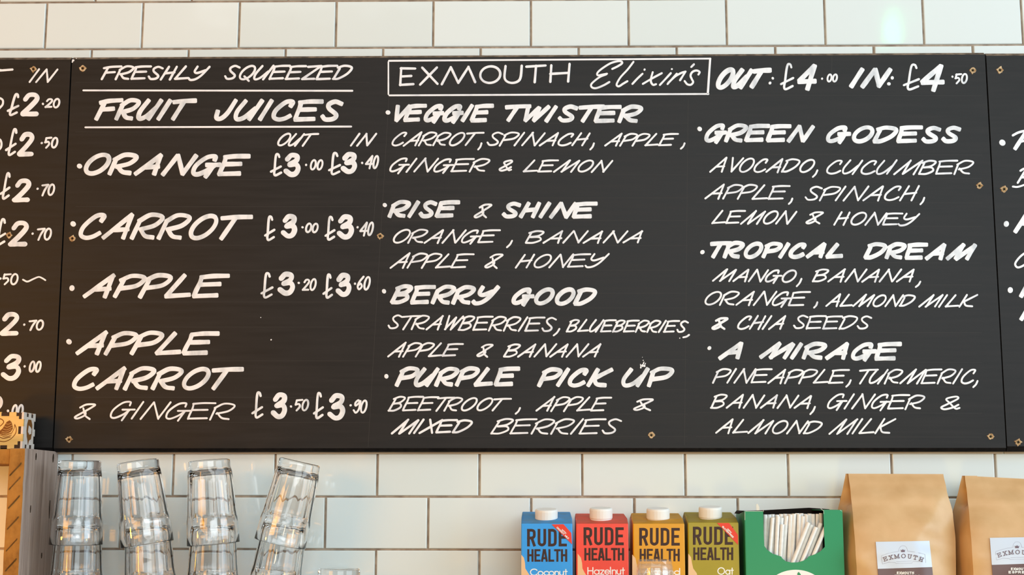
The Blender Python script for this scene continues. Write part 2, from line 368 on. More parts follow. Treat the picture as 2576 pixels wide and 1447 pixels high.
WIDE = {k: (a, G(q)) for k, (a, q) in {'E': (1.12, 'p 0,0 0,1|p 0,1 .75,.97|p .02,.5 .55,.52|p 0,0 .70,.03'), 'X': (1.1, 'p 0,1 .85,.02|p -.05,0 .78,1'),
 'M': (2.0, 'p 0,0 .42,1|p .42,1 .86,.06|p .86,.06 1.35,1|p 1.35,1 1.75,.08'), 'O': (1.32, ell(1.06)), 'U': (1.12, 's 0,1 -.02,.35 .12,.08 .42,-.02 .72,.08 .84,.35 .86,1'),
 'T': (1.3, 'p 0,.95 1.0,1|p .5,.98 .48,0'), 'H': (1.1, 'p 0,0 0,.98|p .95,0 .97,1.05|p 0,.48 .95,.52')}.items()}
SERIF = dict(BLOCK)
for ch, s, a in (('E','p 0,0 0,1|p -.12,0 .5,0|p -.12,1 .5,1|p 0,.52 .32,.52|p .5,0 .5,.25|p .5,1 .5,.75|p .32,.4 .32,.64', .8),
              ('X','p 0,1 .6,0|p 0,0 .6,1|p -.12,0 .18,0|p .45,0 .75,0|p -.12,1 .18,1|p .45,1 .75,1', .95),
              ('M','p 0,0 0,1|p 0,1 .4,.1|p .4,.1 .8,1|p .8,1 .8,0|p -.15,0 .18,0|p .62,0 .95,0|p -.15,1 0,1|p .8,1 .95,1', 1.25),
              ('U','s 0,1 0,.35 .1,.06 .32,0 .54,.06 .64,.35 .64,1|p -.15,1 .16,1|p .5,1 .8,1', 1.0),
              ('T','p -.05,1 .65,1|p .3,1 .3,0|p .12,0 .48,0|p -.05,1 -.05,.75|p .65,1 .65,.75', .9),
              ('H','p 0,0 0,1|p .6,0 .6,1|p 0,.5 .6,.5|p -.14,0 .14,0|p .46,0 .74,0|p -.14,1 .14,1|p .46,1 .74,1', .95),
              ('O',ell(.75), 1.0)):
    SERIF[ch] = (a, G(s))
GEO = {k: (a, G(s)) for k, (a, s) in {       # round geometric lower case, x-height .68
 'C': (.92, 's .78,.82 .62,.97 .40,1 .14,.88 0,.5 .14,.12 .40,0 .62,.03 .78,.18'),
 'O': (1.08, ell(.92)), 'A': (.9, 'p 0,0 .38,1|p .38,1 .76,0|p .15,.35 .61,.35'), 'H': (.78, 'p 0,0 0,1|p .6,0 .6,1|p 0,.52 .6,.52'),
 'o': (.72, 'c '+' '.join('%.3f,%.3f' % (.29+.29*math.sin(2*PI*i/10), .32+.32*math.cos(2*PI*i/10)) for i in range(10))),
 'c': (.60, 's .52,.52 .42,.62 .29,.64 .08,.54 0,.32 .08,.1 .29,0 .42,.02 .52,.12'),
 'n': (.58, 'p 0,0 0,.64|s 0,.38 .08,.58 .24,.64 .38,.56 .43,.38 .43,0'),
 'u': (.58, 's 0,.64 0,.24 .08,.05 .22,0 .36,.06 .43,.26|p .43,.64 .43,0'),
 't': (.42, 'p .14,.95 .14,0|p 0,.62 .3,.62'),
 'a': (.74, 'c '+' '.join('%.3f,%.3f' % (.28+.28*math.sin(2*PI*i/10), .32+.32*math.cos(2*PI*i/10)) for i in range(10))+'|p .57,.64 .57,0'),
 'd': (.74, 'c '+' '.join('%.3f,%.3f' % (.28+.28*math.sin(2*PI*i/10), .32+.32*math.cos(2*PI*i/10)) for i in range(10))+'|p .57,1.05 .57,0'),
 'l': (.22, 'p 0,0 0,1.05'), 'z': (.52, 'p 0,.62 .4,.62|p .4,.62 0,0|p 0,0 .4,0'),
 'e': (.68, 's .05,.34 .54,.34 .5,.55 .29,.64 .07,.53 0,.3 .1,.08 .29,0 .5,.1'),
 'm': (.95, 'p 0,0 0,.64|s 0,.4 .1,.6 .24,.64 .36,.55 .38,.36 .38,0|s .38,.4 .48,.6 .6,.64 .74,.55 .76,.36 .76,0'),
}.items()}
def word(pen, text, x0, x1, yt0, yb0, yt1=None, yb1=None, w=5.2, slant=.75, font=HAND, cap=None, jit=.05, warp=None, rnd=.02, sp=0):
    """fit a word's ink into x0..x1 (photo pixels of that surface), cap line yt0->yt1, base line yb0->yb1"""
    if yt1 is None: yt1, yb1 = yt0, yb0
    cap = cap or ('brush' if w > 9 else 'round')
    yt0 += w/2; yt1 += w/2; yb0 -= w/2; yb1 -= w/2
    hm = ((yb0-yt0)+(yb1-yt1))/2
    kx = (.62 if w > 9 else .45) if font is HAND else (.5 if font is BLOCK and w > 4 else 0)
    pts = []; cx = 0; items = []
    for ci, ch in enumerate(text):
        if ch == ' ': cx += .6; continue
        adv, sts = font[ch]
        for kind, pp in sts:
            q = cr(pp, 7, kind == 'c') if kind in 'sc' else pp
            if rnd: jx, jy = RL.uniform(-rnd, rnd), RL.uniform(-rnd, rnd); q = [(a+jx, b_+jy) for a, b_ in q]
            items.append((ci*kx*w, [(cx+a, b_) for a, b_ in q]))
        cx += adv + sp
    allp = [(p[0], p[1], o_) for o_, q in items for p in q]
    if len(text) > 1: cx = max(.2, cx)
    tx0, tx1 = x0+w/2, x1-w/2
    s = (tx1-tx0)/max(.2, cx)
    for _ in range(30):
        xs = [p[0]*s + slant*hm*p[1] + p[2] for p in allp]
        span = max(xs)-min(xs)
        if len(text) == 1 and font[text][0] < .45 and max(p[0] for p in allp)-min(p[0] for p in allp) < .1: s = hm; break
        s = max(.05*hm, s + (tx1-tx0-span)/max(.2, cx))
    xs = [p[0]*s + slant*hm*p[1] + p[2] for p in allp]; dx = tx0-min(xs)
    for o_, q in items:
        out = []
        for gx, gy in q:
            x = gx*s + slant*hm*gy + o_ + dx
            if warp:
                xa = x - slant*hm*(gy-.5)
                for (a0, b0), (a1, b1) in zip(warp, warp[1:]):
                    if xa <= a1 or (a1, b1) == warp[-1]:
                        u = (xa-a0)/(a1-a0); x += b0+(b1-b0)*u - (a0+(a1-a0)*u); break
            u = (x-x0)/(x1-x0)
            yb = yb0+(yb1-yb0)*u; yt = yt0+(yt1-yt0)*u
            out.append((x, yb+(yt-yb)*gy))
        pen.stroke(out, w, cap, jit)
# ------------------------------------------------------------------ menu boards
YF = -.018
def board_map(x, y, h):
    p = at(x, y, YF); return Vector((p.x, YF-h, p.z))
def make_board(name, label, tl, tr, br, bl, ch_top, ch_bot, seam_l=True):
    """corner pixels of the painted sheet -> a 16 mm sheet with worn chamfers on a raw plywood backing"""
    c = [at(*p, YF) for p in (tl, tr, br, bl)]
    base = Vector(((c[3].x+c[2].x)/2, -.009, (c[3].z+c[2].z)/2))
    root = thing(name, label, 'menu board', base)
    ex = .0006
    def col(i, j, u): return c[i].lerp(c[j], u)
    tH = (c[0]-c[3]).normalized(); bH = (c[1]-c[2]).normalized()
    mb = MB()
    ti = [c[0]-tH*ch_top, c[1]-bH*ch_top]; bi = [c[3]+tH*ch_bot, c[2]+bH*ch_bot]
    Y = lambda v, y: Vector((v.x, y, v.z))
    F = [bi[0], bi[1], ti[1], ti[0]]
    vs = [Y(v, YF) for v in F] + [Y(c[3], -.0135), Y(c[2], -.0135), Y(c[1], -.0125), Y(c[0], -.0125)] + [Y(c[3], -.004), Y(c[2], -.004), Y(c[1], -.004), Y(c[0], -.004)]
    mb.add(vs, [(0,1,2,3)], 0); n = len(mb.v)-12
    def fa(ix, m): mb.f.append([n+i for i in ix]); mb.mi.append(m)
    fa((3,2,6,7), 1); fa((7,6,10,11), 1); fa((0,4,5,1), 2); fa((4,8,9,5), 2)
    fa((0,3,7,11,8,4), 0); fa((1,5,9,10,6,2), 0); fa((8,11,10,9), 2)
    p = obj('panel', mb, [M['board'], M['board_edge'], M['board_low']], root)
    k = MB(); dz = Vector((0, 0, -.0028))
    k.prism([Y(c[0], -.0038), Y(c[1], -.0038), Y(c[2]+dz, -.0038), Y(c[3]+dz, -.0038)], [Y(c[0], -.0016), Y(c[1], -.0016), Y(c[2]+dz, -.0016), Y(c[3]+dz, -.0016)])
    lab(obj('backing_sheet', k, M['raw_ply'], root), 'raw plywood backing showing as a pale strip below the black sheet')
    return root
b_left = make_board('menu_board', 'black menu board cut off at the frame edge, with prices above the swan box', (-330,143), (178.5,142), (131,1135), (-400,1139), .0050, .0052)
b_mid = make_board('menu_board', 'wide black menu board with fruit juices and smoothies in white brush lettering', (182,142), (2477,130), (2531.5,1136), (134.5,1137), .0046, .0052)
b_right = make_board('menu_board', 'black menu board beyond the smoothie list, mostly out of frame above the paper bags', (2480.5,132), (2900,131), (2960,1135), (2534.5,1136), .0052, .0075)
def paint(name, parent, fn, m='paint', label=None):
    if isinstance(fn, list):
        for q in fn:
            text = getattr(q, 'text', None)
            paint(name if text else ('comma' if getattr(q, 'com', 0) else getattr(q, 'part', 'bullet')), parent, q, m, ('bold' if m == 'paint' else 'thin')+' white word '+text if text else None)
        return
    pn = Pen(board_map); fn(pn)
    o = obj(name, pn.mb, M[m], parent, fix=True)
    if label: o['label'] = label
    return o
BD, TH = .68, .75
def W(*a, **k):
    def go(pn): word(pn, *a, **k)
    go.text = a[0].replace('+', '&'); return go
def multi(*fs): return list(fs)
def joint(fs):
    def go(pn):
        for q in fs: q(pn)
    return go
def DOT(x, y, r): return lambda pn: pn.dot(x, y, r)
def LINE(x0, y0, x1, y1, w):
    def go(pn): pn.stroke([(x0,y0),(x1,y1)], w, 'round', .04)
    go.part = 'ruled_line'; return go
def COM(x0, y0, x1, y1, w=5.2):
    def go(pn): pn.stroke(cr([(x0,y0),((x0+x1)/2+1.2,(y0+y1)/2+1),(x1,y1)], 4), w, 'round', .05)
    go.com = 1; return go
def price(parent, pound, big, dot, small, pw=6.5, bw=14, sw=5.5, digit='3', cents='00', pslant=.0, bslant=.05, sslant=.2):
    fs = []
    if pound: fs.append(W('£', *pound, w=pw, slant=pslant))
    if big: fs.append(W(digit, *big, w=bw, slant=bslant, cap='round'))
    if dot: fs.append(DOT(*dot))
    if small: fs.append(W(cents, *small, w=sw, slant=sslant))
    paint('price', parent, joint(fs), 'paint', 'white painted price %s.%s' % (digit, cents))
B = b_mid
# --- juices column
paint('painted_heading', B, multi(W('FRESHLY', 253,530,164,202,165,203, w=6.2, slant=.68), W('SQUEEZED', 563.5,888,163,203,163,203, w=6.2, slant=.68)), 'paint_thin', 'thin white words FRESHLY SQUEEZED')
paint('underline', B, LINE(210,227.5,886,228.5,5.2), 'paint_thin')
paint('painted_heading', B, multi(W('FRUIT', 236,498,247,306,247,306, w=12.2, slant=.62), W('JUICES', 538,866,246,306,250,309, w=12.2, slant=.6)), 'paint', 'bold white words FRUIT JUICES')
paint('underline', B, LINE(215,320.5,883,318.5,5.2), 'paint_thin')
paint('column_heading', B, W('OUT', 697,803,334,369, w=5.5, slant=.7), 'paint_thin', 'thin white word OUT')
paint('column_heading', B, W('IN', 880,949,334,369, w=5.5, slant=.7), 'paint_thin', 'thin white word IN')
def item(dot, *ws, label):
    fs = ([DOT(*dot)] if dot else []) + list(ws)
    return paint('drink_name', B, multi(*fs), 'paint', 'bold white words '+label)
item((200,418,7), W('ORANGE', 210,633,383,443,387,447, w=12.6, slant=.66), label='ORANGE')
item((184,563.5,7.5), W('CARROT', 197,639,533,605,539,606, w=12.2, slant=.66), label='CARROT')
item((181,725,7.5), W('APPLE', 206,581,688,753,687,753, w=12.2, slant=.7), label='APPLE')
item((173.5,860,7.5), W('APPLE', 188,555,830,896,834,897, w=12.2, slant=.72), W('CARROT', 180.5,616,920,984,924,984, w=12.2, slant=.7), label='APPLE CARROT')
paint('drink_name', B, multi(W('+', 185.5,242,1015,1057, w=5.2, slant=TH), W('GINGER', 276,593,1007,1055,1014,1059, w=5.2, slant=.68)), 'paint_thin', 'thin white words & GINGER')
price(B, (679,710,385,446), (713,757,383,447), (770,415,3.2), (779,814,400,429), cents='00')
price(B, (825,858,381,442), (857,899,381,441), (911,410,3.2), (918,954,390,426), cents='40')
price(B, (664,693,541,608), (706,748,537,602), (761,572,3.2), (767,802,560,587), cents='00')
price(B, (816,844,543,608), (847,891,538,606), (899.5,572,3.2), (904,941,558,595), cents='40')
price(B, (655,688,684,753), (698,743,681,746), (751.5,712,3.2), (759,797,700,733), cents='20')
price(B, (811,838,687,753), (844,885,684,750), (893,714,3.2), (897,933,694,731), cents='60')
price(B, (632,663,985,1056), (681,723,986,1057), (732,1023,3.2), (741,778,1004,1036), cents='50')
price(B, (787,815,985,1056), (823,869,988,1060), (882,1020,3.2), (887,925,1005,1041), cents='90')
# --- elixirs heading
paint('border_line', B, multi(LINE(979,153,1787,147.5,5), LINE(977,156,977,237,4.2), LINE(980,240,1782,236.5,5), LINE(1786.5,148,1780.5,236,6)), 'paint_thin', 'white ruled box around the heading')
def elix(pn):
    '''the script word'''
    def z(l): return [(1470+x/7.806, 130+y/7.806) for x, y in l]
    for l in ([(550,338),(650,290),(738,230),(720,190),(640,190),(500,235),(330,345),(255,420),(265,465),(350,452),(442,434)],
              [(430,446),(300,500),(170,600),(130,660),(160,708),(240,715),(380,660),(488,598)],
              [(962,203),(850,350),(720,490),(650,600),(635,660),(680,680),(760,630),(842,582)],
              [(1140,436),(1040,530),(945,632)], [(1342,405),(1310,520),(1310,600),(1350,652),(1405,640)], [(1518,424),(1340,520),(1150,632)],
              [(1695,425),(1590,540),(1485,652)], [(1812,436),(1720,540),(1635,635)], [(1650,610),(1780,490),(1900,420),(1985,392)], [(1982,395),(1930,480),(1880,560)],
              [(2150,250),(2100,300)], [(2240,448),(2262,400),(2200,370),(2120,400),(2085,470),(2110,540),(2135,600),(2090,650),(2020,640),(1970,580)]):
        pn.stroke(cr(z(l), 7), 5.6, 'round', .05)
    pn.dot(1470+1182/7.806, 130+353/7.806, 3); pn.dot(1470+1718/7.806, 130+343/7.806, 2.6)
elix.text = 'Elixirs'
paint('painted_heading', B, multi(W('EXMOUTH', 1003,1436,168.5,217,160,208, w=6.6, slant=.06, font=WIDE, warp=None, rnd=.008), elix), 'paint_thin', 'white words EXMOUTH Elixirs inside the ruled box')
paint('price_heading', B, joint([W('OUT', 1800,1944,169,228,170,223, w=13.4, slant=.6), DOT(1944,197,3.6), DOT(1937,209,4)]), 'paint', 'bold white word OUT with a colon')
paint('price', B, joint([W('£', 1962,1998,157,228, w=6.2, slant=.05), W('4', 2003,2057,160,232, w=13.4, slant=.25), DOT(2068,198,3), W('00', 2079,2108,185,208, w=5.2, slant=.15)]), 'paint', 'white painted price 4.00')
paint('price_heading', B, joint([W('IN', 2135,2246,168,224,168,224, w=13.4, slant=.62), DOT(2244.5,196,4.5), DOT(2236,211,4.8)]), 'paint', 'bold white word IN with a colon')
paint('price', B, joint([W('£', 2271,2314,159,229, w=6.2, slant=.05), W('4', 2313,2379,160,235, w=13.4, slant=.25), DOT(2396,193,3), W('50', 2401,2435,184,212, w=5.2, slant=.15)]), 'paint', 'white painted price 4.50')
# --- elixirs, first column
item((976,283,6.3), W('VEGGIE', 991,1245,261,309,260,310, w=11.6, slant=.62), W('TWISTER', 1268,1619,262,309,263,312, w=11.6, slant=.64), label='VEGGIE TWISTER')
def line(*ws, label): return paint('ingredient_line', B, multi(*ws), 'paint_thin', 'thin white words '+label)
line(W('CARROT', 984.5,1219,330,369,332,368, w=5.2), COM(1211,361,1203,376), W('SPINACH', 1224,1486,331,369,333,368, w=5.2), COM(1494,361,1485,376), W('APPLE', 1520,1708,334,369,334,369, w=5.2), COM(1722,361,1713,374), label='CARROT, SPINACH, APPLE,')
line(W('GINGER', 979,1234,396,435,398,434, w=5.2), W('&', 1254,1291,401,432, w=5.2, slant=TH), W('LEMON', 1315,1543,401,435,402,435, w=5.2), label='GINGER & LEMON')
item((968,516,5.8), W('RISE', 974,1160,502,550,503,551, w=11.6, slant=.6), W('+', 1191,1239,511,550, w=5.6, slant=TH), W('SHINE', 1261,1506,506,551,506,553, w=11.6, slant=.62), label='RISE & SHINE')
line(W('ORANGE', 988,1260,576,614,577,613, w=5.2), COM(1288,606,1275.5,622), W('BANANA', 1320,1618,579,614,580,613, w=5.2), label='ORANGE, BANANA')
line(W('APPLE', 980,1194,634,677,638,676, w=5.2), W('+', 1218,1267,638,677, w=5.2, slant=TH), W('HONEY', 1295,1534,639,676,637,674, w=5.2), label='APPLE & HONEY')
item((966,733,6), W('BERRY', 980,1259,715,767,717,769, w=11.8, slant=.62), W('GOOD', 1286,1503,723,769,722,771, w=11.8, slant=.6), label='BERRY GOOD')
line(W('STRAWBERRIES', 975,1401,791,830,797,837, w=5.2, slant=.62), COM(1407,828,1393,844), W('BLUEBERRIES', 1423,1733,802,837,806,839, w=5.2, slant=.6), COM(1733,843,1719,849), label='STRAWBERRIES, BLUEBERRIES,')
line(W('APPLE', 974,1167,859,900,863,899, w=5.2), W('+', 1198,1242,865,900, w=5.2, slant=TH), W('BANANA', 1265,1513,864,900,864,900, w=5.2), label='APPLE & BANANA')
item((972,947,6), W('PURPLE', 992,1311,922,975,922,975, w=11.8, slant=.6), W('PICK', 1350,1545,923,976,925,977, w=11.8, slant=.62), W('UP', 1562,1697,925,977,921,978, w=11.8, slant=.5), label='PURPLE PICK UP')
line(W('BEETROOT', 975,1288,995,1037,1001,1035, w=5.2), COM(1308,1027,1297.5,1041), W('APPLE', 1347,1540,996,1036,998,1038, w=5.2), W('+', 1592,1645,1002,1035, w=5.2, slant=TH), label='BEETROOT, APPLE &')
line(W('MIXED', 983,1190,1053,1094,1055,1091, w=6.2, slant=.7), W('BERRIES', 1233,1565,1052,1094,1053,1095, w=5.2, slant=.8), label='MIXED BERRIES')
# --- elixirs, second column
item((1760,324.5,6.4), W('GREEN', 1771,2051,308,360,313,361, w=11.6, slant=.6), W('GODESS', 2077,2420,314,361,316,363, w=11.6, slant=.6), label='GREEN GODESS')
line(W('AVOCADO', 1784,2051,394,435,400,436, w=5.2, slant=.62), COM(2056,429,2045,445), W('CUCUMBER', 2078,2451,401,440,402,441, w=5.2, slant=.62), label='AVOCADO, CUCUMBER')
line(W('APPLE', 1772,1989,461,502,465,505, w=5.2, slant=.68), COM(1993,500,1984.5,513), W('SPINACH', 2024,2314,468,507,466,507, w=5.2, slant=.68), COM(2325,498,2315.5,514), label='APPLE, SPINACH,')
line(W('LEMON', 1789,2006,527,565,530,566, w=5.2, slant=.66), W('+', 2026,2073,531,565, w=5.2, slant=.72), W('HONEY', 2096,2315,531,568,536,569, w=5.2, slant=.66), label='LEMON & HONEY')
item((1767,634.5,6), W('TROPICAL', 1784,2123,605,652,610,653, w=11.6, slant=.6), W('DREAM', 2171,2459,608,654,611,658, w=11.6, slant=.58), label='TROPICAL DREAM')
line(W('MANGO', 1791,2005,675,709,678,713, w=5.2, slant=.6), COM(2016,702,2004.5,720), W('BANANA', 2042,2301,675,711,676,711, w=5.2, slant=.66), COM(2315,709,2304,722), label='MANGO, BANANA,')
line(W('ORANGE', 1772,2040,732,769,732,772, w=5.2, slant=.66), COM(2056,761,2048,774), W('ALMOND', 2076,2304,738,773,741,773, w=5.2, slant=.6), W('MILK', 2310,2461,740,774,740,775, w=5.2, slant=.66), label='ORANGE, ALMOND MILK')
line(W('+', 1789,1833,797,831, w=6.4, slant=.7), W('CHIA', 1854,1978,793,831,793,830, w=5.2, slant=.66), W('SEEDS', 1995,2194,792,830,794,831, w=5.2, slant=.6), label='& CHIA SEEDS')
item((1784.5,876,5.4), W('A', 1805,1871,858,907, w=11.8, slant=.62), W('MIRAGE', 1908,2271,859,905,860,910, w=11.6, slant=.62), label='A MIRAGE')
line(W('PINEAPPLE', 1791,2138,926,966,929,967, w=5.2, slant=.62), COM(2140,957,2129,973), W('TURMERIC', 2161,2456,928,967,927,968, w=5.2, slant=.62), COM(2459,959,2448.5,974), label='PINEAPPLE, TURMERIC,')
line(W('BANANA', 1786,2043,990,1029,994,1029, w=5.2, slant=.6), COM(2050,1024,2038.5,1042), W('GINGER', 2080,2328,988,1030,993,1032, w=5.2, slant=.64), W('&', 2365,2416,995,1032, w=5.2, slant=.7), label='BANANA, GINGER &')
line(W('ALMOND', 1799,2070,1052,1092,1059,1094, w=5.2, slant=.62), W('MILK', 2084,2255,1053,1094,1052,1093, w=5.2, slant=.66), label='ALMOND MILK')
def SPL(dots, strokes=()):
    def go(pn):
        for d in dots: pn.dot(*d)
        for l in strokes: pn.stroke(list(l), 2.2, 'round')
    return go
for q in (SPL(((1619,914,2),(1616,920,3.6),(1621,921,3),(1612,925,2.4),(1618,907,1.4)), (((1616,922),(1620,911)),((1620,922),(1624,914)),((1612,926),(1611,917)))),
          SPL(((184,152,3.2),(182,156,2))), SPL(((192,147,1.2),)), SPL(((682,855,2),)), SPL(((1710,851,1.6),)), SPL(((656,799,1.3),)), SPL(((1616,899,.9),))):
    paint('paint_splash', B, q, 'paint_thin')
def pencil(pn):
    pn.th = .00004; st0 = pn.stroke
    def flat_stroke(*a): pn.n = 0; st0(*a)
    pn.stroke = flat_stroke
    for l in ((984,150,926,1125),(950,420,940,560),(1731,250,1722,1120),(2093,140,2092,200)): pn.stroke([l[:2], l[2:]], 1.1, 'flat', 0)
    for y in (310,375,440,498,555,618,680,738,775,840,905,980,1042,1098): pn.stroke([(985, y), (1730, y)], .9, 'flat', 0)
    for y in (239,388,447,509,568,660,715,776,835,910,972,1038,1098): pn.stroke([(1750, y), (2470, y+2)], .9, 'flat', 0)
    for y in (207,332,452,520,617,680,760,823,908,1000,1063): pn.stroke([(190, y), (930, y)], .9, 'flat', 0)
lab(paint('pencil_guideline', B, pencil, 'pencil'), 'faint ruled pencil guidelines')
# --- left board
B = b_left
paint('column_heading', B, multi(W('IN', 72,147,172,209, w=5.2, slant=.72), LINE(-40,182,2,176.5,6), LINE(0,177.5,31,175,6)), 'paint_thin', 'thin white word IN')
def zpx(l): return [(x/4.823, 220+y/4.823) for x, y in l]
paint('price', B, (lambda pn: pn.stroke(cr(zpx([(-60,150),(-20,130),(10,135),(35,160),(30,210),(-10,255)]),6), 6, 'round')), 'paint_thin', 'cut-off white zero')
price(B, (17,49,233,293), (51,100,231,295), (108,261.5,3.2), (112,152,246,273), digit='2', cents='20', bw=13, pslant=.2, bslant=.15)
paint('price', B, (lambda pn: pn.stroke(cr(zpx([(-60,660),(-20,630),(5,640),(18,680),(10,730),(-20,760)]),6), 6, 'round')), 'paint_thin', 'cut-off white zero')
price(B, (12.5,44,320,393), (42,87,330,396), (105,360,3.2), (111,147,344,374), digit='2', cents='50', bw=13, pslant=.15, bslant=.15)
price(B, (-1,27,432,504), (30,79,446,511), (94.5,475,3.2), (104,139,462,494), digit='2', cents='70', bw=13, pslant=.12, bslant=.15)
price(B, (-16,16,548,620), (20,73,553,623), (82,588,3.2), (93,131,573,606), digit='2', cents='70', bw=13, pslant=.12, bslant=.15)
paint('price', B, joint([DOT(1,701,3.2), W('50', 6,47,687,718, w=5.2, slant=.2)]), 'paint_thin', 'white painted .50')
paint('flourish', B, lambda pn: pn.stroke(cr([(58,704),(69,708.5),(84,702),(97,697),(106,700),(114,705)],6), 4.6, 'round'), 'paint_thin', 'white wavy dash')
price(B, None, (-1,49,783,847), (61,817,3.2), (72,111,804,833), digit='2', cents='70', bw=13, bslant=.15)
price(B, None, (2,54,889,960), (62,922,3.2), (72,105,907,938), digit='3', cents='00', bw=13, bslant=.15)
paint('price', B, joint([lambda pn: pn.stroke(cr([(-40,1010),(-15,998),(0,1004),(0,1020),(-20,1040)],6), 12, 'round'), DOT(20,1034,3.6), W('00', 28,60,1017,1052, w=5.8, slant=.15)]), 'paint', 'white painted zeros behind the swan box')
# --- right board
B = b_right
def zr(l): return [(2480+x/7.615, 310+y/7.615) for x, y in l]
paint('bullet', B, DOT(2521.5,359,8.5), 'paint')
paint('drink_name', B, (lambda pn: (pn.stroke(cr(zr([(520,232),(620,180),(740,150),(900,140),(1000,200),(900,290),(690,350)]),6), 6.5*1.0, 'round'), pn.stroke(zr([(760,180),(560,490)]), 11, 'brush'))), 'paint', 'cut-off bold white initial P')
paint('ingredient_line', B, lambda pn: (pn.stroke(cr(zr([(665,910),(730,875),(850,850),(950,900),(850,980),(700,1040)]),6), 6, 'round'), pn.stroke(zr([(760,900),(612,1140)]), 6, 'round'), pn.stroke(cr(zr([(520,1215),(600,1222),(700,1195),(800,1150),(900,1100),(850,1040),(720,1040)]),6), 5.5, 'round')), 'paint_thin', 'cut-off thin white initial B')
def zs(l): return [(2480+x/4.99, 530+y/4.99) for x, y in l]
paint('bullet', B, DOT(2531.5,563.5,7.6), 'paint')
paint('drink_name', B, (lambda pn: (pn.stroke(zs([(370,265),(530,20)]), 13, 'brush'), pn.stroke(zs([(440,170),(560,170)]), 9, 'brush'), pn.stroke(zs([(530,20),(580,265)]), 13, 'brush'))), 'paint', 'cut-off bold white initial A')
paint('ingredient_line', B, lambda pn: pn.stroke(cr(zs([(620,520),(540,510),(440,570),(370,660),(390,710),(440,705),(520,660)]),6), 6, 'round'), 'paint_thin', 'cut-off thin white initial C')
paint('bullet', B, DOT(2541.5,730,7.6), 'paint')
paint('drink_name', B, (lambda pn: (pn.stroke(zs([(443,1075),(560,860)]), 13, 'brush'), pn.stroke(zs([(560,860),(610,1075)]), 13, 'brush'))), 'paint', 'cut-off bold white letter')
paint('ingredient_line', B, lambda pn: pn.stroke(zs([(445,1365),(560,1180)]), 12, 'brush'), 'paint', 'cut-off white letter stem')
# --- screws sunk into torn paint
def screw(parent, x, y, r, seed, cross=True):
    q = random.Random(seed); n = 15; e = MB(); vs = []
    radii = [r*(1.2 if i % 4 == 0 else .95)*q.uniform(.85, 1.15) for i in range(n)]
    for k, (s_, h) in enumerate(((1.05, -.0001), (.93, .0007), (.62, .0005), (.5, .0002))):
        for i in range(n):
            a = 2*PI*i/n; rr_ = radii[i]*s_ if k < 2 else r*s_*1.05
            vs.append(board_map(x+rr_*math.cos(a), y+rr_*math.sin(a), h*(q.uniform(.7, 1.5) if k == 1 else 1)))
    fs = []
    for k in range(3):
        for i in range(n): fs.append((k*n+i, k*n+(i+1) % n, (k+1)*n+(i+1) % n, (k+1)*n+i))
    e.add(vs, fs)
    t_ = lab(obj('torn_hole', e, M['torn'], parent), 'ragged tan hole torn in the black paint')
    d = MB(); rr_ = r*.56; d.add([board_map(x+rr_*math.cos(2*PI*i/16), y+rr_*math.sin(2*PI*i/16), .00025) for i in range(16)] + [board_map(x+rr_*math.cos(2*PI*i/16), y+rr_*math.sin(2*PI*i/16), -.0002) for i in range(16)],
          [list(range(16))]+[(i, (i+1) % 16, 16+(i+1) % 16, 16+i) for i in range(16)], 0)
    a0 = q.uniform(0, 1.5)
    for a in (a0, a0+PI/2):
        c_, s_ = math.cos(a), math.sin(a); l, w_ = r*.44, r*.13
        d.add([board_map(x+l*u*c_-w_*v*s_, y+l*u*s_+w_*v*c_, .00032) for u, v in ((-1,-1),(1,-1),(1,1),(-1,1))], [(0,1,2,3)], 1)
    obj('screw', d, [M['brass'], M['hole']], t_)
for i, (x, y) in enumerate(((208,172),(182,600),(173.5,1106),(956,594),(1638.5,1095),(2447,177),(2464,467.5),(2492,1098.5))): screw(b_mid, x, y, 7.6, 20+i)
for i, (x, y) in enumerate(((84,174),(23,592))): screw(b_left, x, y, 7.2, 40+i)
for i, (x, y) in enumerate(((2515.5,176.5),(2526,476),(2561.5,1112.5))): screw(b_right, x, y, 8, 50+i)
# ------------------------------------------------------------------ wooden shelf unit at the edge
YS = -.137
pA, pB = at(24, 1129, YS), at(64, 1128, YS); xl, xr, zt = pA.x, pB.x, pB.z
sh = thing('wooden_shelf', 'weathered reclaimed wood shelf unit under the swan box beside the stacked glasses', 'shelf', ((xl+xr)/2, -.07, ZC))
def plank(name, a, b, mats, parent, nz=24, amp=.0003, seed=1):
    """rough plank: subdivided box with slightly uneven faces; material 0 = faces, 1 = narrow front edge"""
    q = random.Random(seed); x0, y0, z0 = a; x1, y1, z1 = b; mb = MB(); rows = []
    long_z = (z1-z0) > (x1-x0)
    for i in range(nz+1):
        u = i/nz; j = [q.gauss(0, amp) for _ in range(4)]
        if long_z:
            z = z0+(z1-z0)*u; ring = [(x0+j[0]*.5, y0+j[1], z), (x1+j[2]*.4, y0+j[1]+j[3]*.5, z), (x1+j[2]*.4, y1, z), (x0+j[0]*.5, y1, z)]
        else:
            x = x0+(x1-x0)*u; ring = [(x, y0+j[0], z0+j[1]*.5), (x, y0+j[0], z1+j[2]*.3), (x, y1, z1+j[2]*.3), (x, y1, z0+j[1]*.5)]
        rows.append(ring)
    mb.add([p for r_ in rows for p in r_], [])
    for i in range(nz):
        for k in range(4):
            mb.f.append([i*4+k, i*4+(k+1) % 4, (i+1)*4+(k+1) % 4, (i+1)*4+k]); mb.mi.append(1 if k == 0 else 0)
    mb.f.append([0,1,2,3]); mb.mi.append(1); e = nz*4; mb.f.append([e,e+1,e+2,e+3]); mb.mi.append(0)
    o = obj(name, mb, mats, parent); bevel(o, .0012, 2); return o
post = plank('side_plank', (xl, YS, ZC+.0005), (xr, -.001, zt), [M['grey_wood'], M['saw_wood']], sh, seed=3)
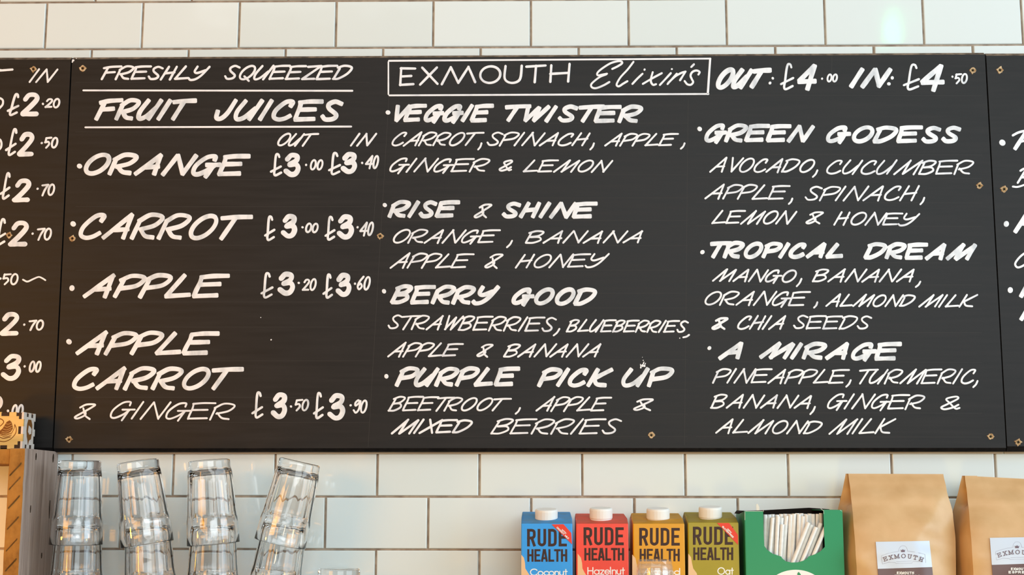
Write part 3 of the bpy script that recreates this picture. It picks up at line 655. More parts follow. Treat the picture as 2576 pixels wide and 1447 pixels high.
crk = MB()
for (px_, py_, ln, wd_) in ((90,1149,17,1.8),(133,1153,22,2.4),(76,1281,18,1.0),(104,1398,14,1.5),(124,1282,46,.9)):
    # px on the outer face: depth from the photo's left-right position
    d = RM @ Vector(((px_-W_/2)/FPX, -(py_-H_/2)/FPX, -1)); tt = (xr-CAM.x)/d.x; c_ = CAM+d*tt
    hw, hl = wd_/FPX*2.0*1.1, ln/FPX*2.0/2
    pts_ = [(0,-1),(.5,-.6),(1,.1),(.7,.5),(.1,1),(-.5,.55),(-.8,0)]
    crk.add([(xr+.0009, c_.y+u*hw*1.3, c_.z+v*hl) for u, v in pts_]+[(xr-.002, c_.y+u*hw, c_.z+v*hl) for u, v in pts_], [list(range(7))]+[(i,(i+1)%7,7+(i+1)%7,7+i) for i in range(7)])
obj('crack', crk, M['crack'], post)
saw = MB()
for y_ in (1262, 1315, 1370, 1420, 1215, 1180):
    x_ = 41 - (y_-1129)*.047
    a_, b_ = at(x_-14, y_+16, YS), at(x_+14, y_-14, YS)
    saw.add([(a_.x, YS-.0012, a_.z-.0012), (b_.x, YS-.0012, b_.z-.0012), (b_.x, YS-.0012, b_.z+.0010), (a_.x, YS-.0012, a_.z+.0006),
             (a_.x, YS+.001, a_.z-.0012), (b_.x, YS+.001, b_.z-.0012), (b_.x, YS+.001, b_.z+.0010), (a_.x, YS+.001, a_.z+.0006)], [(0,1,2,3),(0,4,5,1),(3,2,6,7),(0,3,7,4),(1,5,6,2)])
lab(obj('saw_mark', saw, noise_mix(mat('saw_mark_brown', (.12,.065,.03), .9, .1), (.07,.035,.012,1), (.17,.09,.03,1), nscale=40), post), 'dark slanting saw marks')
zlow = at(10, 1167, YS).z
plank('top_plank', (xl-.36, YS+.004, zlow), (xl-.0006, -.001, zt-.001), [M['saw_wood'], M['saw_wood']], sh, seed=5)
plank('side_plank', (xl-.36-(xr-xl), YS, ZC+.0005), (xl-.3606, -.001, zt), [M['grey_wood'], M['saw_wood']], sh, seed=8)
# ------------------------------------------------------------------ swan box
YB = -.082
def zb(x, y): return (x/7.615, 1010+y/7.615)
f0 = at(*zb(460, 205), YB); f1 = at(*zb(460, 885), YB)
bw = f0.z - (zt+.0012); bt = f0.z; bb = zt+.0012; bxr = f0.x; bxl = bxr-(bt-bb)*1.02
bdp = .0475
sb = thing('wooden_box', 'small finger jointed plywood box engraved with a swan, standing on the wooden shelf', 'box', ((bxl+bxr)/2, YB+bdp/2, bb))
core = MB(); core.box((bxl+.0008, YB+.0008, bb+.0008), (bxr-.0008, YB+bdp-.0008, bt-.0008)); lab(obj('burnt_tab', core, M['burnt'], sb), 'dark laser burnt finger joints')
fsx, fsz = (bxr-bxl)/690., (bt-bb)/680.
def bf(x, y, h=0): return Vector((bxr-(460-x)*fsx, YB-h, bt-(y-205)*fsz))
half = [(115,280),(190,280),(190,205),(320,205),(320,280),(370,280),(370,335),(460,335),(460,470),(370,470),(370,610),(460,610),(460,745),(370,745),(370,810),(310,810),(310,885),(180,885),(180,820),(115,820)]
full = half + [(230-x, y) for x, y in reversed(half)]
full = [p for i, p in enumerate(full) if p != full[i-1]]
fp = MB(); fp.prism([bf(x, y, 0) for x, y in full], [bf(x, y, -.003) for x, y in full]); front = obj('front_panel', fp, M['birch'], sb)
def bs(u, v, h=0): return Vector((bxr+h, YB+(u-440)/260.*bdp, bt-(v-205)*fsz))
sp_ = [(440,205),(505,205),(505,285),(555,285),(555,205),(605,205),(605,290),(655,290),(655,205),(700,205),(700,350),(672,350),(672,500),(700,500),(700,630),(672,630),(672,775),(700,775),(700,885),(645,885),(645,800),(590,800),(590,885),(540,885),(540,800),(495,800),(495,885),(440,885),(440,745),(470,745),(470,610),(440,610),(440,470),(470,470),(470,335),(440,335)]
s2 = MB(); s2.prism([bs(u, v, .0001) for u, v in sp_], [bs(u, v, -.003) for u, v in sp_]); side = lab(obj('side_panel', s2, M['birch_side'], sb), 'pale side panel with a dark oval ornament')
pn = Pen(lambda x, y, h: bf(x, y, h+.0001), .00015)
for l, w in (([(-120,560),(-110,470),(-60,360),(0,330),(60,345),(92,390),(60,440),(-10,500),(-50,560)], 17), ([(300,435),(335,520),(320,610),(250,695),(150,748),(60,748),(-40,715),(-110,640),(-120,560)], 15),
             ([(300,440),(292,510),(250,600)], 11), ([(20,595),(130,635),(240,600)], 14), ([(0,650),(100,690),(230,665)], 17), ([(30,625),(140,662),(250,630)], 12), ([(5,370),(18,390),(0,412)], 12), ([(90,560),(170,570),(250,530)], 6)):
    pn.stroke(cr(l, 6), w, 'round')
pn.poly([(200,358),(150,388),(120,440),(80,510),(22,560),(12,590),(60,612),(130,622),(200,602),(245,552),(268,515),(262,465),(240,392)])
sw = obj('swan_engraving', pn.mb, M['engrave'], front)
pn = Pen(lambda x, y, h: bf(x, y, h+.0005), .0001)
for l in ([(70,565),(150,575),(245,530)], [(95,520),(160,535),(255,490)], [(115,470),(170,485),(258,445)], [(140,420),(180,432),(240,405)], [(60,595),(140,605),(225,580)]): pn.stroke(cr(l, 6), 6, 'round')
lab(obj('feather_line', pn.mb, M['birch'], sw), 'pale feather lines in the wing')
pn = Pen(lambda x, y, h: bs(x, y, h+.0003), .00015)
pn.poly([(540,330),(600,330),(630,420),(632,560),(615,690),(575,720),(558,805),(545,720),(525,650),(512,540),(518,420)])
obj('oval_ornament', pn.mb, M['engrave'], side)
pn = Pen(lambda x, y, h: bs(x, y, h+.0007), .0001)
pn.poly([(550,440),(590,470),(612,500),(610,590),(570,610),(540,560)]); obj('ornament_gap', pn.mb, M['birch_side'], side)
# ------------------------------------------------------------------ tumblers
GH = .119
def tumbler_mesh():
    """upright in local space upside-down: base at z=0 (top), rim at z=-GH"""
    n = 80; nf = 10; mb = MB()
    outer = [(.0005,0),(.020,0),(.0275,-.0002),(.0292,-.0012),(.0297,-.003),(.0296,-.0105),(.0300,-.0125),(.0312,-.0155),(.0318,-.020),(.0324,-.030),(.0332,-.045),(.0340,-.060),(.0347,-.074),(.0352,-.080),(.0356,-.084),(.0360,-.090),(.0365,-.105),(.0370,-.1180),(.0367,-.1188)]
    inner = [(.0363,-.1190),(.0359,-.1184),(.0353,-.105),(.0346,-.090),(.0328,-.070),(.0312,-.050),(.0296,-.034),(.0286,-.024),(.0272,-.0175),(.024,-.0148),(.016,-.0138),(.0005,-.0135)]
    no = len(outer)
    def rad(r, z, a, k):
        if k >= no: return r
        wgt = 0.0
        if -.084 < z < -.0125: wgt = min(1, (-.0125-z)/.004, (z+.084)/.003)
        if wgt <= 0: return r
        seg = 2*PI/nf; aa = (a % seg) - seg/2
        flat = r*math.cos(seg/2)/math.cos(aa)*1.002
        flat = min(flat, r*1.0)
        # each flute ends in a round arc towards the rim
        lim = .084 - .008*(abs(aa)/(seg/2))**2
        if -z > lim: wgt *= max(0, 1-(-z-lim)/.003)
        return r + (flat-r)*wgt*.95
    mb.lathe(outer+inner, n, rad, cap0=True, cap1=True)
    return mb
gm = tumbler_mesh()
g0 = obj('drinking_glass', gm, M['glass'], None, smooth=True)
def place_glass(px, py, Y, tilt, spin, label, tip=0, first=[True]):
    if first[0]: o = g0; first[0] = False
    else: o = g0.copy(); C.objects.link(o)
    p = at(px, py, Y); o.location = p
    o.rotation_euler = Euler((math.radians(tip), math.radians(tilt), math.radians(spin)), 'ZYX') if False else (Matrix.Rotation(math.radians(tilt), 3, 'Y') @ Matrix.Rotation(math.radians(tip), 3, 'X') @ Matrix.Rotation(math.radians(spin), 3, 'Z')).to_euler()
    tag(o, label, 'glass', 'upturned fluted tumblers in stacks'); return o
YG = -.088
# (stack, [(px, py of base centre, tilt)...]) ; tilt > 0 leans the base to the right
for name, arr in (('stack beside the wooden shelf', ((202,1159,0.3,4),(199,1299,-.3,15),(200,1436,.3,9))),
                  ('second stack from the wooden shelf', ((346,1161,-9.2,2),(370,1302,-5.2,11),(383,1437,-1.8,20))),
                  ('third stack from the wooden shelf', ((526,1158,-5.0,7),(537,1299,-1.2,18),(539,1436,.2,3))),
                  ('leaning stack nearest the milk cartons', ((755,1161,12.6,5),(721,1297,8.6,14),(698,1432,4.2,22)))):
    for i, (px, py, tl_, sp0) in enumerate(arr):
        place_glass(px, py, YG, tl_, sp0, ('topmost upturned tumbler of the ', 'middle upturned tumbler of the ', 'lowest upturned tumbler of the ')[i]+name)
place_glass(853, 1430, YG, 0, 6, 'single upturned tumbler standing alone right of the four glass stacks')
# ------------------------------------------------------------------ milk cartons
YC = -.098
def carton(col, label, x0, x1, yft, xb0, xb1, ybt, capx, cap0, cap1, capw, title, name_txt, ribbon=None, swoosh=None, rot=0):
    m = noise_mix(mat('carton_print', lin(col), .34, .45), lin(col), lin(tuple(min(255, c+6) for c in col)), nscale=20)
    A = at(x0, yft, YC); Bq = at(x1, yft, YC); zf = (A.z+Bq.z)/2; X0, X1 = A.x, Bq.x; dpt = X1-X0
    YK = YC+dpt*.98
    zk = at((xb0+xb1)/2, ybt, YK).z; kx0, kx1 = at(xb0, ybt, YK).x, at(xb1, ybt, YK).x
    kx0 = max(kx0, X0+.001); kx1 = min(kx1, X1-.001)
    root = thing('milk_carton', label, 'carton', ((X0+X1)/2, (YC+YK)/2, ZC))
    mb = MB(); z0 = ZC+.0002
    zs_ = zf+.001   # side shoulder
    v = [(X0,YC,z0),(X1,YC,z0),(X1,YK,z0),(X0,YK,z0), (X0,YC,zf),(X1,YC,zf),(X1,YC+.022,zs_+.006),(X1,YK,zk-.008),(kx1,YK-.002,zk),(kx0,YK-.002,zk),(X0,YK,zk-.008),(X0,YC+.022,zs_+.006)]
    fs = [(0,3,2,1),(0,1,5,4),(1,2,7,6,5),(0,4,11,10,3),(2,3,10,9,8,7),(4,5,6,8),(4,8,9,11),(6,7,8),(9,10,11)]
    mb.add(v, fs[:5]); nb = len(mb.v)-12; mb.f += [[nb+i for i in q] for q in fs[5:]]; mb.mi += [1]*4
    top_tone = noise_mix(mat('dusty_carton_top', lin(col), .6, .3), lin(tuple(c*.82+w_*.18 for c, w_ in zip(col, (125,100,75)))), lin(tuple(c*.62+w_*.38 for c, w_ in zip(col, (125,100,75)))), nscale=70, detail=6)  # top faces: print colour mixed unevenly towards grey-brown
    o = obj('carton_body', mb, [m, top_tone], root); bevel(o, .0014, 2, 20)
    # screw cap on the sloping top
    Yc = YC+.030; c = at(capx, cap1, Yc); rc = capw/2/px_per_m(capx, cap1, Yc); zc0 = c.z; zc1 = at(capx, cap0, Yc).z
    sl = math.atan2(zk-zf, YK-YC)
    k = MB(); hh = zc1-zc0; prof = [(rc*.90,-.012),(rc*.97,0),(rc,.001),(rc,hh*.80),(rc*.98,hh*.93),(rc*.90,hh),(rc*.4,hh*1.01),(.0003,hh*1.01)]
    k.lathe(prof, 48, lambda r, z, a, q: r*(1+(.006 if (int(a/(2*PI)*48) % 2 and 1 < q < 4) else 0)), origin=(0,0,0), cap0=True)
    Rm = Matrix.Rotation(sl*.6, 3, 'X')
    k.v = [Rm @ q + Vector((c.x, Yc, zc0+.003)) for q in k.v]
    lab(obj('screw_cap', k, M['cap'], root, smooth=False), 'white ribbed screw cap')
    mp = lambda x, y, h: (lambda p: Vector((p.x, YC-h-.00012, p.z)))(at(x, y, YC))
    pn = Pen(mp, .0001)
    if swoosh:
        pn.poly(swoosh); obj('printed_wave', pn.mb, M['peach'], o)
    pn = Pen(mp, .00016)
    for tx, a, b_, y0_, y1_, w_ in title: word(pn, tx, a, b_, y0_, y1_, w=w_, slant=0, font=BLOCK, cap='sq', jit=0, rnd=0, sp=.06 if tx == 'RUDE' else 0)
    lab(obj('brand_lettering', pn.mb, M['ink'], o), 'dark brown words RUDE HEALTH')
    pn = Pen(mp, .00016)
    for tx, a, b_, y0_, y1_ in name_txt: word(pn, tx, a, b_, y0_, y1_, w=2.7, slant=0, font=GEO, cap='round', jit=0, rnd=0)
    lab(obj('flavour_lettering', pn.mb, M['white_ink'], o), 'white word '+name_txt[0][0])
    if ribbon:
        quad, lines = ribbon
        pn = Pen(mp, .0002); pn.poly(quad, .0004); rb = lab(obj('corner_flash', pn.mb, M['ribbon'], o), 'red corner flash')
        a, b_ = quad[0], quad[3]; ang = math.atan2(b_[1]-a[1], b_[0]-a[0]); ca, sa = math.cos(ang), math.sin(ang)
        pn = Pen(lambda x, y, h: mp(x*ca-y*sa+a[0], x*sa+y*ca+a[1], h+.0008), .0001)
        for tx, u0, u1, v0, v1 in lines: word(pn, tx, u0, u1, v0, v1, w=1.2, slant=0, font=BLOCK, cap='sq', jit=0, rnd=0, sp=.05)
        obj('flash_lettering', pn.mb, M['white_ink'], rb)
    return root
def zc(l): return [(1290+x/4.293, 1230+y/4.293) for x, y in l]
carton((46,150,228), 'blue Coconut milk carton with a red corner flash, first in the carton row', 1311, 1440, 1317.5, 1313, 1434, 1287.5, 1374.5, 1286, 1312, 57,
       (('RUDE',1326,1426,1331,1375,7.0), ('HEALTH',1326.5,1427,1382,1413.5,5.2)), (('Coconut',1333,1428,1431,1449),),
       (zc([(420,385),(548,383),(632,478),(640,600)]), (('WITH',27,42,-10.5,-7),('COCONUT MILK',14,56,-6.2,-1.8))), zc([(92,712),(120,745),(132,800),(135,860),(160,900),(200,960),(200,1300),(92,1300)]))
carton((232,68,48), 'red Hazelnut milk carton standing between the blue and the mustard cartons', 1449, 1580.5, 1317.5, 1446, 1569, 1292, 1512, 1283, 1309.5, 57.5,
       (('RUDE',1468,1569,1327,1372,7.0), ('HEALTH',1470,1570,1379,1410.5,5.2)), (('Hazelnut',1477.5,1572,1427,1446.5),), None, zc([(700,700),(735,745),(748,800),(752,860),(775,905),(810,960),(810,1300),(700,1300)]))
carton((214,148,8), 'mustard yellow milk carton behind the clear plastic cups', 1592, 1722, 1317.5, 1588, 1711, 1291, 1655.5, 1284, 1311, 58,
       (('RUDE',1608,1710,1328.5,1373,7.0), ('HEALTH',1609,1710,1381,1412.5,5.2)), (('Almond',1618,1711,1430,1447.5),), None, zc([(1290,710),(1325,750),(1335,800),(1350,860),(1380,930),(1390,1300),(1290,1300)]))
carton((158,140,18), 'olive green Oat milk carton with a red corner flash next to the straw box', 1730, 1858, 1315, 1720, 1848, 1288.5, 1787, 1280, 1307, 58,
       (('RUDE',1743,1844,1325.5,1371,7.0), ('HEALTH',1744,1844.5,1377.5,1409.5,5.2)), (('Oat',1804.5,1846,1427.5,1446.5),),
       (zc([(2205,370),(2335,370),(2432,500),(2432,605)]), (('NOW',29,43,-10.5,-7),('GLUTEN-FREE',15,55,-6.2,-1.8))), zc([(1895,700),(1925,740),(1935,800),(1948,860),(1985,910),(2000,960),(2000,1300),(1895,1300)]))
# ------------------------------------------------------------------ clear plastic cups, upturned and nested
YP = -.175
cp = at(1647, 1408, YP); rs = 43/px_per_m(1647, 1410, YP)
def cup_mesh(h):
    mb = MB(); s_ = rs/.0255
    prof = [(.0005,-.0012),(.019,-.0012),(.0215,-.0004),(.0245,0),(.0253,-.0012),(.0257,-.0075),(.0266,-.0085),(.0270,-.0110),(.0285,-.030),(.0345,-h+.012),(.0352,-h+.006),(.0366,-h+.003),(.0366,-h),(.0352,-h)]
    mb.lathe([(r*s_, z) for r, z in prof], 56, cap0=True); return mb
hcup = cp.z - ZC - 4*.0062
c0 = obj('plastic_cup', cup_mesh(hcup), M['plastic'], None, smooth=True)
for i in range(5):
    o = c0 if i == 0 else c0.copy()
    if i: C.objects.link(o)
    o.location = (cp.x, cp.y, cp.z - i*.0062); o.rotation_euler = (0, 0, i*.7)
    tag(o, ('topmost', 'second', 'third', 'fourth', 'lowest')[i]+' upturned clear plastic cup of the nested stack before the mustard carton', 'plastic cup', 'nested clear plastic cups')
# ------------------------------------------------------------------ straw box
YX = -.104
def zx(x, y): return (1840+x/7.739, 1260+y/7.739)
def xm(x, y, h=0): p = at(*zx(x, y), YX); return Vector((p.x, YX-h, p.z))
TLc, TRc = xm(265, 208), xm(2150, 180); X0, X1 = TLc.x, TRc.x; zb0 = ZC+.0003
sbx = thing('straw_box', 'green cardboard dispenser box of white straws between the olive carton and a paper bag', 'box', ((X0+X1)/2, YX+.045, ZC))
DX = .084
cut = [(617,208),(625,600),(640,880),(700,960),(800,1030),(975,1090),(985,1120),(1060,1180),(1170,1205),(1290,1200),(1400,1170),(1470,1130),(1505,1085),(1640,1040),(1740,980),(1818,900),(1800,500),(1790,190)]
outl = [(265,208)] + cut + [(2110,178),(2150,195)]
fr = MB()
pf = [xm(x, y) for x, y in outl] + [Vector((X1, YX, zb0)), Vector((X0, YX, zb0))]
fr.prism(pf, [p+Vector((0,.0008,0)) for p in pf]); front = obj('front_panel', fr, M['green'], sbx)
zT = TRc.z; zTl = TLc.z
sd = MB()
sd.box((X0-.0008, YX+.0005, zb0), (X0+.0001, YX+DX, zTl)); obj('side_panel', sd, M['green'], sbx)
sd = MB(); sd.box((X1-.0001, YX+.0005, zb0), (X1+.0008, YX+DX, zT)); obj('side_panel', sd, M['green'], sbx)
ptop = at(*zx(1300, 150), YX+DX).z
sd = MB(); sd.prism([(X0,YX+DX,zb0),(X1,YX+DX,zb0),(X1,YX+DX,ptop-.001),((X0*.22+X1*.78),YX+DX,ptop+.001),((X0*.75+X1*.25),YX+DX,ptop-.003),(X0,YX+DX,ptop-.004)],
                    [(X0,YX+DX+.0008,zb0),(X1,YX+DX+.0008,zb0),(X1,YX+DX+.0008,ptop-.001),((X0*.22+X1*.78),YX+DX+.0008,ptop+.001),((X0*.75+X1*.25),YX+DX+.0008,ptop-.003),(X0,YX+DX+.0008,ptop-.004)])
lab(obj('back_panel', sd, M['card_dark'], sbx), 'dark inside of the back panel')
# top strips left and right of the cut-out, and the dark folded-in flap at the corner
for a, b_, zz in ((X0, xm(617,208).x, zTl), (xm(1790,190).x, X1, zT)):
    sd = MB(); sd.box((a, YX+.0004, zz-.0008), (b_, YX+DX, zz)); lab(obj('top_flap', sd, M['green'], sbx), 'green strip of the box top')
sd = MB(); fl0, fl1, fl2 = at(*zx(60,240), YX+.02), at(*zx(100,188), YX+.045), at(*zx(250,195), YX+.004)
sd.prism([fl0, at(*zx(150,250), YX+.008), fl2, fl1], [q+Vector((0,.0008,-.0006)) for q in (fl0, at(*zx(150,250), YX+.008), fl2, fl1)])
lab(obj('corner_flap', sd, M['card_dark'], sbx), 'dark torn flap at the top corner')
pn = Pen(lambda x, y, h: xm(x, y, h), .0002)
for l in ([(270,205),(610,205)], [(1785,195),(1770,178),(1735,150)], [(262,215),(262,380)], [(615,170),(628,215)], [(1795,190),(1800,260)], [(2115,182),(2150,205)]): pn.stroke(l, 7, 'flat', 0)
lab(obj('cut_edge', pn.mb, M['card_edge'], sbx), 'pale cut card edges')
bd = MB(); q0 = xm(500,185)
tp = [zx(485,70), zx(515,60), zx(550,130), zx(545,190), zx(490,190)]
bd.prism([Vector((at(*p, YX).x, YX+.002, at(*p, YX).z)) for p in tp], [Vector((at(*p, YX).x, YX+.0032, at(*p, YX).z)) for p in tp]); lab(obj('torn_tab', bd, M['card_edge'], sbx), 'small white torn tab sticking up')
pn = Pen(lambda x, y, h: xm(x, y, h), .00012)
pn.poly([(1250+560*math.cos(a)*1.05, 1800+455*math.sin(a)) for a in [2*PI*i/64 for i in range(64)]]); rd = lab(obj('round_emblem', pn.mb, M['white_ink'], front), 'white round emblem on the box front')
pn = Pen(lambda x, y, h: xm(x, y, h+.0005), .00012)
pn.poly([(1310,1385),(1285,1410),(1283,1460),(1300,1560),(1330,1640),(1380,1640),(1370,1500),(1345,1430)]); obj('leaf_print', pn.mb, M['green'], rd)
# straws: hollow tubes standing in the box
def straw_mesh(r, l):
    mb = MB()
    for pr in ([(r,0),(r,l)], [(r,l),(r*.84,l)], [(r*.84,l),(r*.84,0)], [(r*.84,0),(r,0)]): mb.lathe(pr, 18)
    return mb
SR = 5.1/px_per_m(1980, 1340, -.08)
s0 = obj('drinking_straw', straw_mesh(SR, 1.0), M['straw'], None, smooth=False, fix=False)
for p in s0.data.polygons: p.use_smooth = True
def straw(pxt, pyt, pxb, pyb, Y, label, grp, first=[True]):
    o = s0 if first[0] else s0.copy()
    if not first[0]: C.objects.link(o)
    first[0] = False
    a = at(*zx(pxt, pyt), Y); b_ = at(*zx(pxb, pyb), Y); d = (a-b_).normalized()
    l = (a.z-(ZC+.0035))/d.z if d.z > .2 else .2
    base = a-d*l
    if base.x < X0+.006: base.x = X0+.006
    if base.x > X1-.006: base.x = X1-.006
    d = (a-base); l = d.length
    o.location = base; o.rotation_euler = d.to_track_quat('Z', 'Y').to_euler(); o.scale = (1, 1, l)
    tag(o, label, 'straw', grp)
GS = 'white straws in the green box'
up = 'upright white straw among those standing in the green straw box'
rs_ = random.Random(5)
for i in range(15): straw(655+i*78+rs_.uniform(-8,8), 245+rs_.uniform(-4,14)+(14 if i < 6 else 0), 655+i*78+rs_.uniform(-6,6), 1100, YX+.0225, up, GS)
for i in range(11): straw(668+i*80+rs_.uniform(-8,8), 262+rs_.uniform(-2,50)+(20 if i < 5 else -10), 640+i*80+rs_.uniform(-30,25), 1100, YX+.0165, up, GS)
for i, (a, b_, c_, d_) in enumerate(((905,300,870,1050),(990,460,955,1060),(800,330,745,1000))): straw(a, b_, c_, d_, YX+.0103, up, GS)
lean = 'white straw leaning to the right across the front of the straw box'
for i, (a, b_, c_, d_, yy) in enumerate(((1500,425,1200,1190,.0042),(1560,470,1285,1190,.0103),(1650,515,1380,1170,.0042),(1740,440,1480,1140,.0103),(1855,470,1610,1040,.0040))):
    straw(a, b_, c_, d_, YX+yy, lean if i < 4 else 'rightmost leaning white straw with its tip over the green box front', GS)
# ------------------------------------------------------------------ kraft coffee bags
def lerp_tab(tab, z):
    if z <= tab[0][0]: return tab[0][1]
    for (a, u), (b_, v) in zip(tab, tab[1:]):
        if z <= b_:
            q = (z-a)/(b_-a); q = q*q*(3-2*q)*.5+q*.5; return u+(v-u)*q
    return tab[-1][1]
def bag(label, dx, tops, lab_off, second=False):
    """front outline in photo pixels (left edge, right edge by height), depth by height; V gussets at both sides"""
    YFb = -.125
    Lf = [(y, x+dx) for y, x in ((1192,2134),(1240,2140),(1300,2146),(1380,2152),(1447,2156),(1650,2160))]
    Rf = [(y, x+dx) for y, x in ((1192,2373),(1230,2381),(1290,2397),(1360,2404),(1447,2405),(1650,2402))]
    Lb = [(y, x+dx) for y, x in ((1192,2127),(1230,2124),(1290,2116),(1400,2114),(1650,2116))]
    dep = [(1192,-.058),(1215,-.066),(1260,-.084),(1330,-.107),(1400,-.120),(1650,YFb)]
    bk = [(1192,-.054),(1240,-.045),(1330,-.030),(1650,-.024)]
    gz = [(1192,.022),(1230,.019),(1290,.008),(1350,.003),(1650,.002)]
    nr = 44; nx = 30; ng = 6; mb = MB(); rows = []
    ys = [1192+ (1650-1192)*(i/nr)**1.25 for i in range(nr+1)]
    q = random.Random(31 if second else 17)
    wv = [(q.uniform(8,22), q.uniform(0,6), q.uniform(12,40), q.uniform(0,6)) for _ in range(3)]
    def fy(u, y):
        Y = lerp_tab(dep, y)
        flat = 1-(2*min(1, max(0, u))-1)**4
        bul = lerp_tab([(1192,.0),(1240,.003),(1330,.006),(1650,.010)], y)
        Y -= bul*flat
        # diagonal crease: lower right part folds back toward the side
        cu = 1.02 - .42*min(1, max(0, (y-1215)/150.)) + (0 if y < 1370 else .10*min(1, (y-1370)/80))
        if u > cu: Y += (u-cu)*lerp_tab([(1192,0),(1215,.03),(1250,.062),(1300,.072),(1450,.072),(1650,.05)], y)
        Y += sum(.0007*math.sin(a*u+p)*math.sin(b_*(y-1192)/460+r_) for a, p, b_, r_ in wv)*min(1, (y-1192)/60)
        return Y
    tilt = tops
    for y in ys:
        lf, rf, lb = lerp_tab(Lf, y), lerp_tab(Rf, y), lerp_tab(Lb, y)
        fade = max(0, 1-(y-1192)/250)
        def yy(x): return y + (tilt[0] + (tilt[1]-tilt[0])*((x-dx-2130)/250.))*fade
        ring = []
        for i in range(nx+1):
            u = i/nx; x = lf+(rf-lf)*u; ring.append(at(x, yy(x), fy(u, y)))
        zr_ = at(rf, yy(rf), fy(1, y)); zl_ = at(lf, yy(lf), fy(0, y)); yb = lerp_tab(bk, y); gg = lerp_tab(gz, y)
        xbl = at(lb, yy(lb), (zl_.y+yb)/2).x; wid = zr_.x-zl_.x
        xbr = zl_.x+wid+.002
        BR = Vector((xbr-.001, yb, zr_.z)); BL = Vector((min(zl_.x, xbl)+.0005, yb, zl_.z))
        for i in range(1, ng):
            u = i/ng; p = zr_.lerp(BR, u); p.x -= gg*(1-abs(2*u-1)) - .003*math.sin(PI*u)*(1 if y > 1300 else 0); ring.append(p)
        for i in range(nx+1):
            u = i/nx; ring.append(BR.lerp(BL, u))
        for i in range(1, ng):
            u = i/ng; p = BL.lerp(zl_, u); p.x += gg*(1-abs(2*u-1))*.9 - (.006*math.sin(PI*u) if y > 1270 else 0); ring.append(p)
        rows.append(ring)
    z0 = rows[-1]
    for p in z0: p.z = ZC+.0004
    n = len(rows[0]); mb.add([p for r_ in rows for p in r_], [])
    for i in range(nr):
        for j in range(n): mb.f.append([i*n+j, i*n+(j+1) % n, (i+1)*n+(j+1) % n, (i+1)*n+j]); mb.mi.append(0)
    mb.f.append(list(range(nr*n, nr*n+n))); mb.mi.append(0)
    # folded top: close front and back sheets
    for i in range(nx): mb.f.append([i, i+1, nx+ng+nx-i-1+0, nx+ng+nx-i]); mb.mi.append(0)
    cx = sum(p.x for p in z0)/n
    root = thing('paper_bag', label, 'bag', (cx, -.075, ZC))
    o = obj('bag_body', mb, M['kraft'], root, smooth=False)
    for p in o.data.polygons: p.use_smooth = True
    es = o.modifiers.new('edges', 'EDGE_SPLIT'); es.split_angle = math.radians(38)
    # label stuck to the front, following its bulge
    def mp(x, y, h):
        xx, yy_ = x+lab_off[0], y+lab_off[1]
        lf, rf = lerp_tab(Lf, yy_), lerp_tab(Rf, yy_); u = (xx-lf)/(rf-lf); Y = fy(u, yy_)
        p = at(xx, yy_, Y-.0012-h); return p
    def grid(a, b_, c_, d_, nu, nv, h):
        m_ = MB(); vs = []
        for hh in (h, h-.0009):
            for j in range(nv+1):
                for i in range(nu+1):
                    u, v = i/nu, j/nv
                    x = (a[0]*(1-u)+b_[0]*u)*(1-v)+(d_[0]*(1-u)+c_[0]*u)*v; y = (a[1]*(1-u)+b_[1]*u)*(1-v)+(d_[1]*(1-u)+c_[1]*u)*v
                    vs.append(mp(x, y, hh))
        N = (nu+1)*(nv+1); fs = []
        for j in range(nv):
            for i in range(nu):
                k = j*(nu+1)+i; fs.append((k, k+1, k+nu+2, k+nu+1)); fs.append((N+k+nu+1, N+k+nu+2, N+k+1, N+k))
        m_.add(vs, fs); return m_
    lp = lab(obj('label', grid((2203,1363.5),(2338,1361),(2345,1427),(2208,1431.5), 12, 6, .0002), M['label_pale'], o, smooth=True), 'pale blue upper half of the stuck-on label')
    lb2 = lab(obj('label', grid((2208,1431.5),(2345,1427),(2352,1500),(2213,1504), 12, 6, .0002), M['label_brown'], o, smooth=True), 'dark brown lower half of the label')
    def zl(x, y): return (2180+x/6.505, 1340+y/6.505)
    pn = Pen(lambda x, y, h: mp(*zl(x, y), h+.0004), .00012)
    arch = lambda u: 372+ (abs(u)**2)*78 + 6*u      # base line rise of the arched word
    letters = 'EXMOUTH'; xs = (305,400,497,606,708,800,898)
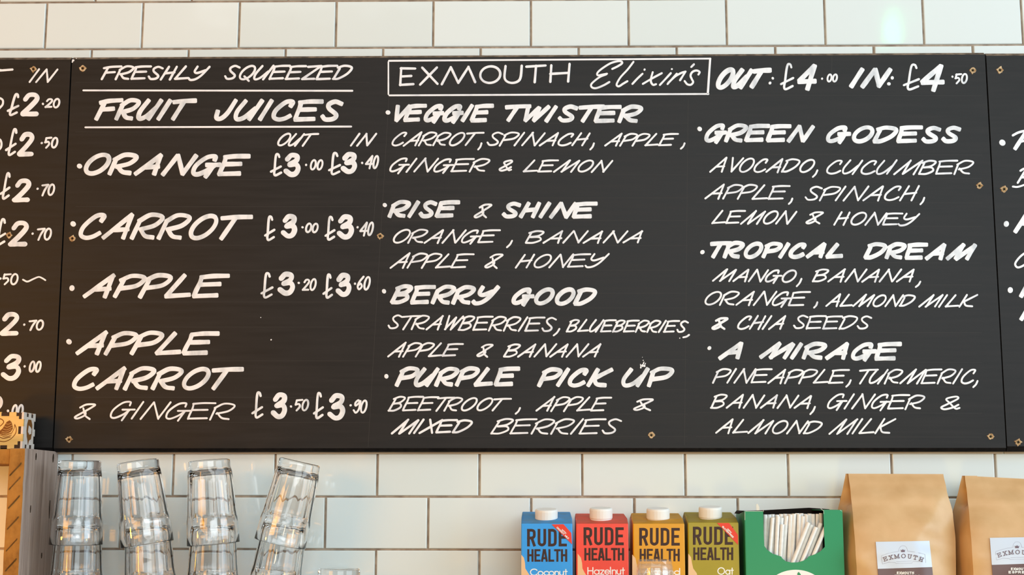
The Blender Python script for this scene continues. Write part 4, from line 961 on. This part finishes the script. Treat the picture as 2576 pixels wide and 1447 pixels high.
    for i, ch in enumerate(letters):
        xc = xs[i]; u = (xc-605)/300.; yc = 385+u*u*52+4*u; an = math.atan(u*.38); hw = {'M':46,'O':36,'X':38}.get(ch, 34); ph_ = 36
        sub = Pen(None); ca, sa = math.cos(an), math.sin(an)
        old = pn.mp
        pn.mp = (lambda xc, yc, ca, sa: (lambda x, y, h: old(xc+x*ca-y*sa, yc+x*sa+y*ca, h)))(xc, yc, ca, sa)
        word(pn, ch, -hw, hw, -ph_, ph_, w=10, slant=0, font=SERIF, cap='sq', jit=0, rnd=0)
        pn.mp = old
    # crown
    pn.poly([(568,318),(562,280),(580,296),(596,272),(612,296),(632,280),(624,318)])
    lab(obj('emblem_lettering', pn.mb, M['label_ink'], lp), 'arched serif word EXMOUTH under a small crown')
    pn = Pen(lambda x, y, h: mp(*zl(x, y), h+.0003), .0001)
    up_ = [(262,517),(245,400),(248,378),(340,345),(440,322),(530,308)]
    pn.stroke(cr([(530,308),(532,270),(560,228),(600,216),(640,230),(664,268),(670,306)], 6), 4.5, 'flat', 0)
    pn.stroke(cr([(530,308),(440,322),(340,346),(248,378),(246,420),(262,517)], 1), 4.5, 'flat', 0)
    pn.stroke(cr([(670,306),(770,316),(870,336),(955,358),(962,420),(968,490)], 1), 4.5, 'flat', 0)
    pn.stroke(cr([(262,517),(370,484),(470,492),(482,508),(745,502),(758,470),(850,478),(968,492)], 1), 4.5, 'flat', 0)
    pn.stroke([(490,478),(740,466)], 3.5, 'flat', 0)
    obj('emblem_outline', pn.mb, M['label_line'], lp)
    pn = Pen(lambda x, y, h: mp(*zl(x, y), h+.0004), .00012)
    word(pn, 'EXMOUTH', 495, 775, 640, 684, w=11, slant=0, font=BLOCK, cap='sq', jit=0, rnd=0, sp=.1)
    word(pn, 'ESPRESSO', 455, 880, 694, 736, w=11, slant=0, font=BLOCK, cap='sq', jit=0, rnd=0, sp=.1)
    lab(obj('label_lettering', pn.mb, M['white_ink'], lb2), 'white words on the brown label half')
    return root
bag('brown kraft coffee bag with its whole label in view, beside the straw box', 0, (0, 1), (0, 0))
bag('brown kraft coffee bag cut off by the photo edge, last in the shelf row', 293, (5, 18), (287, -10), True)
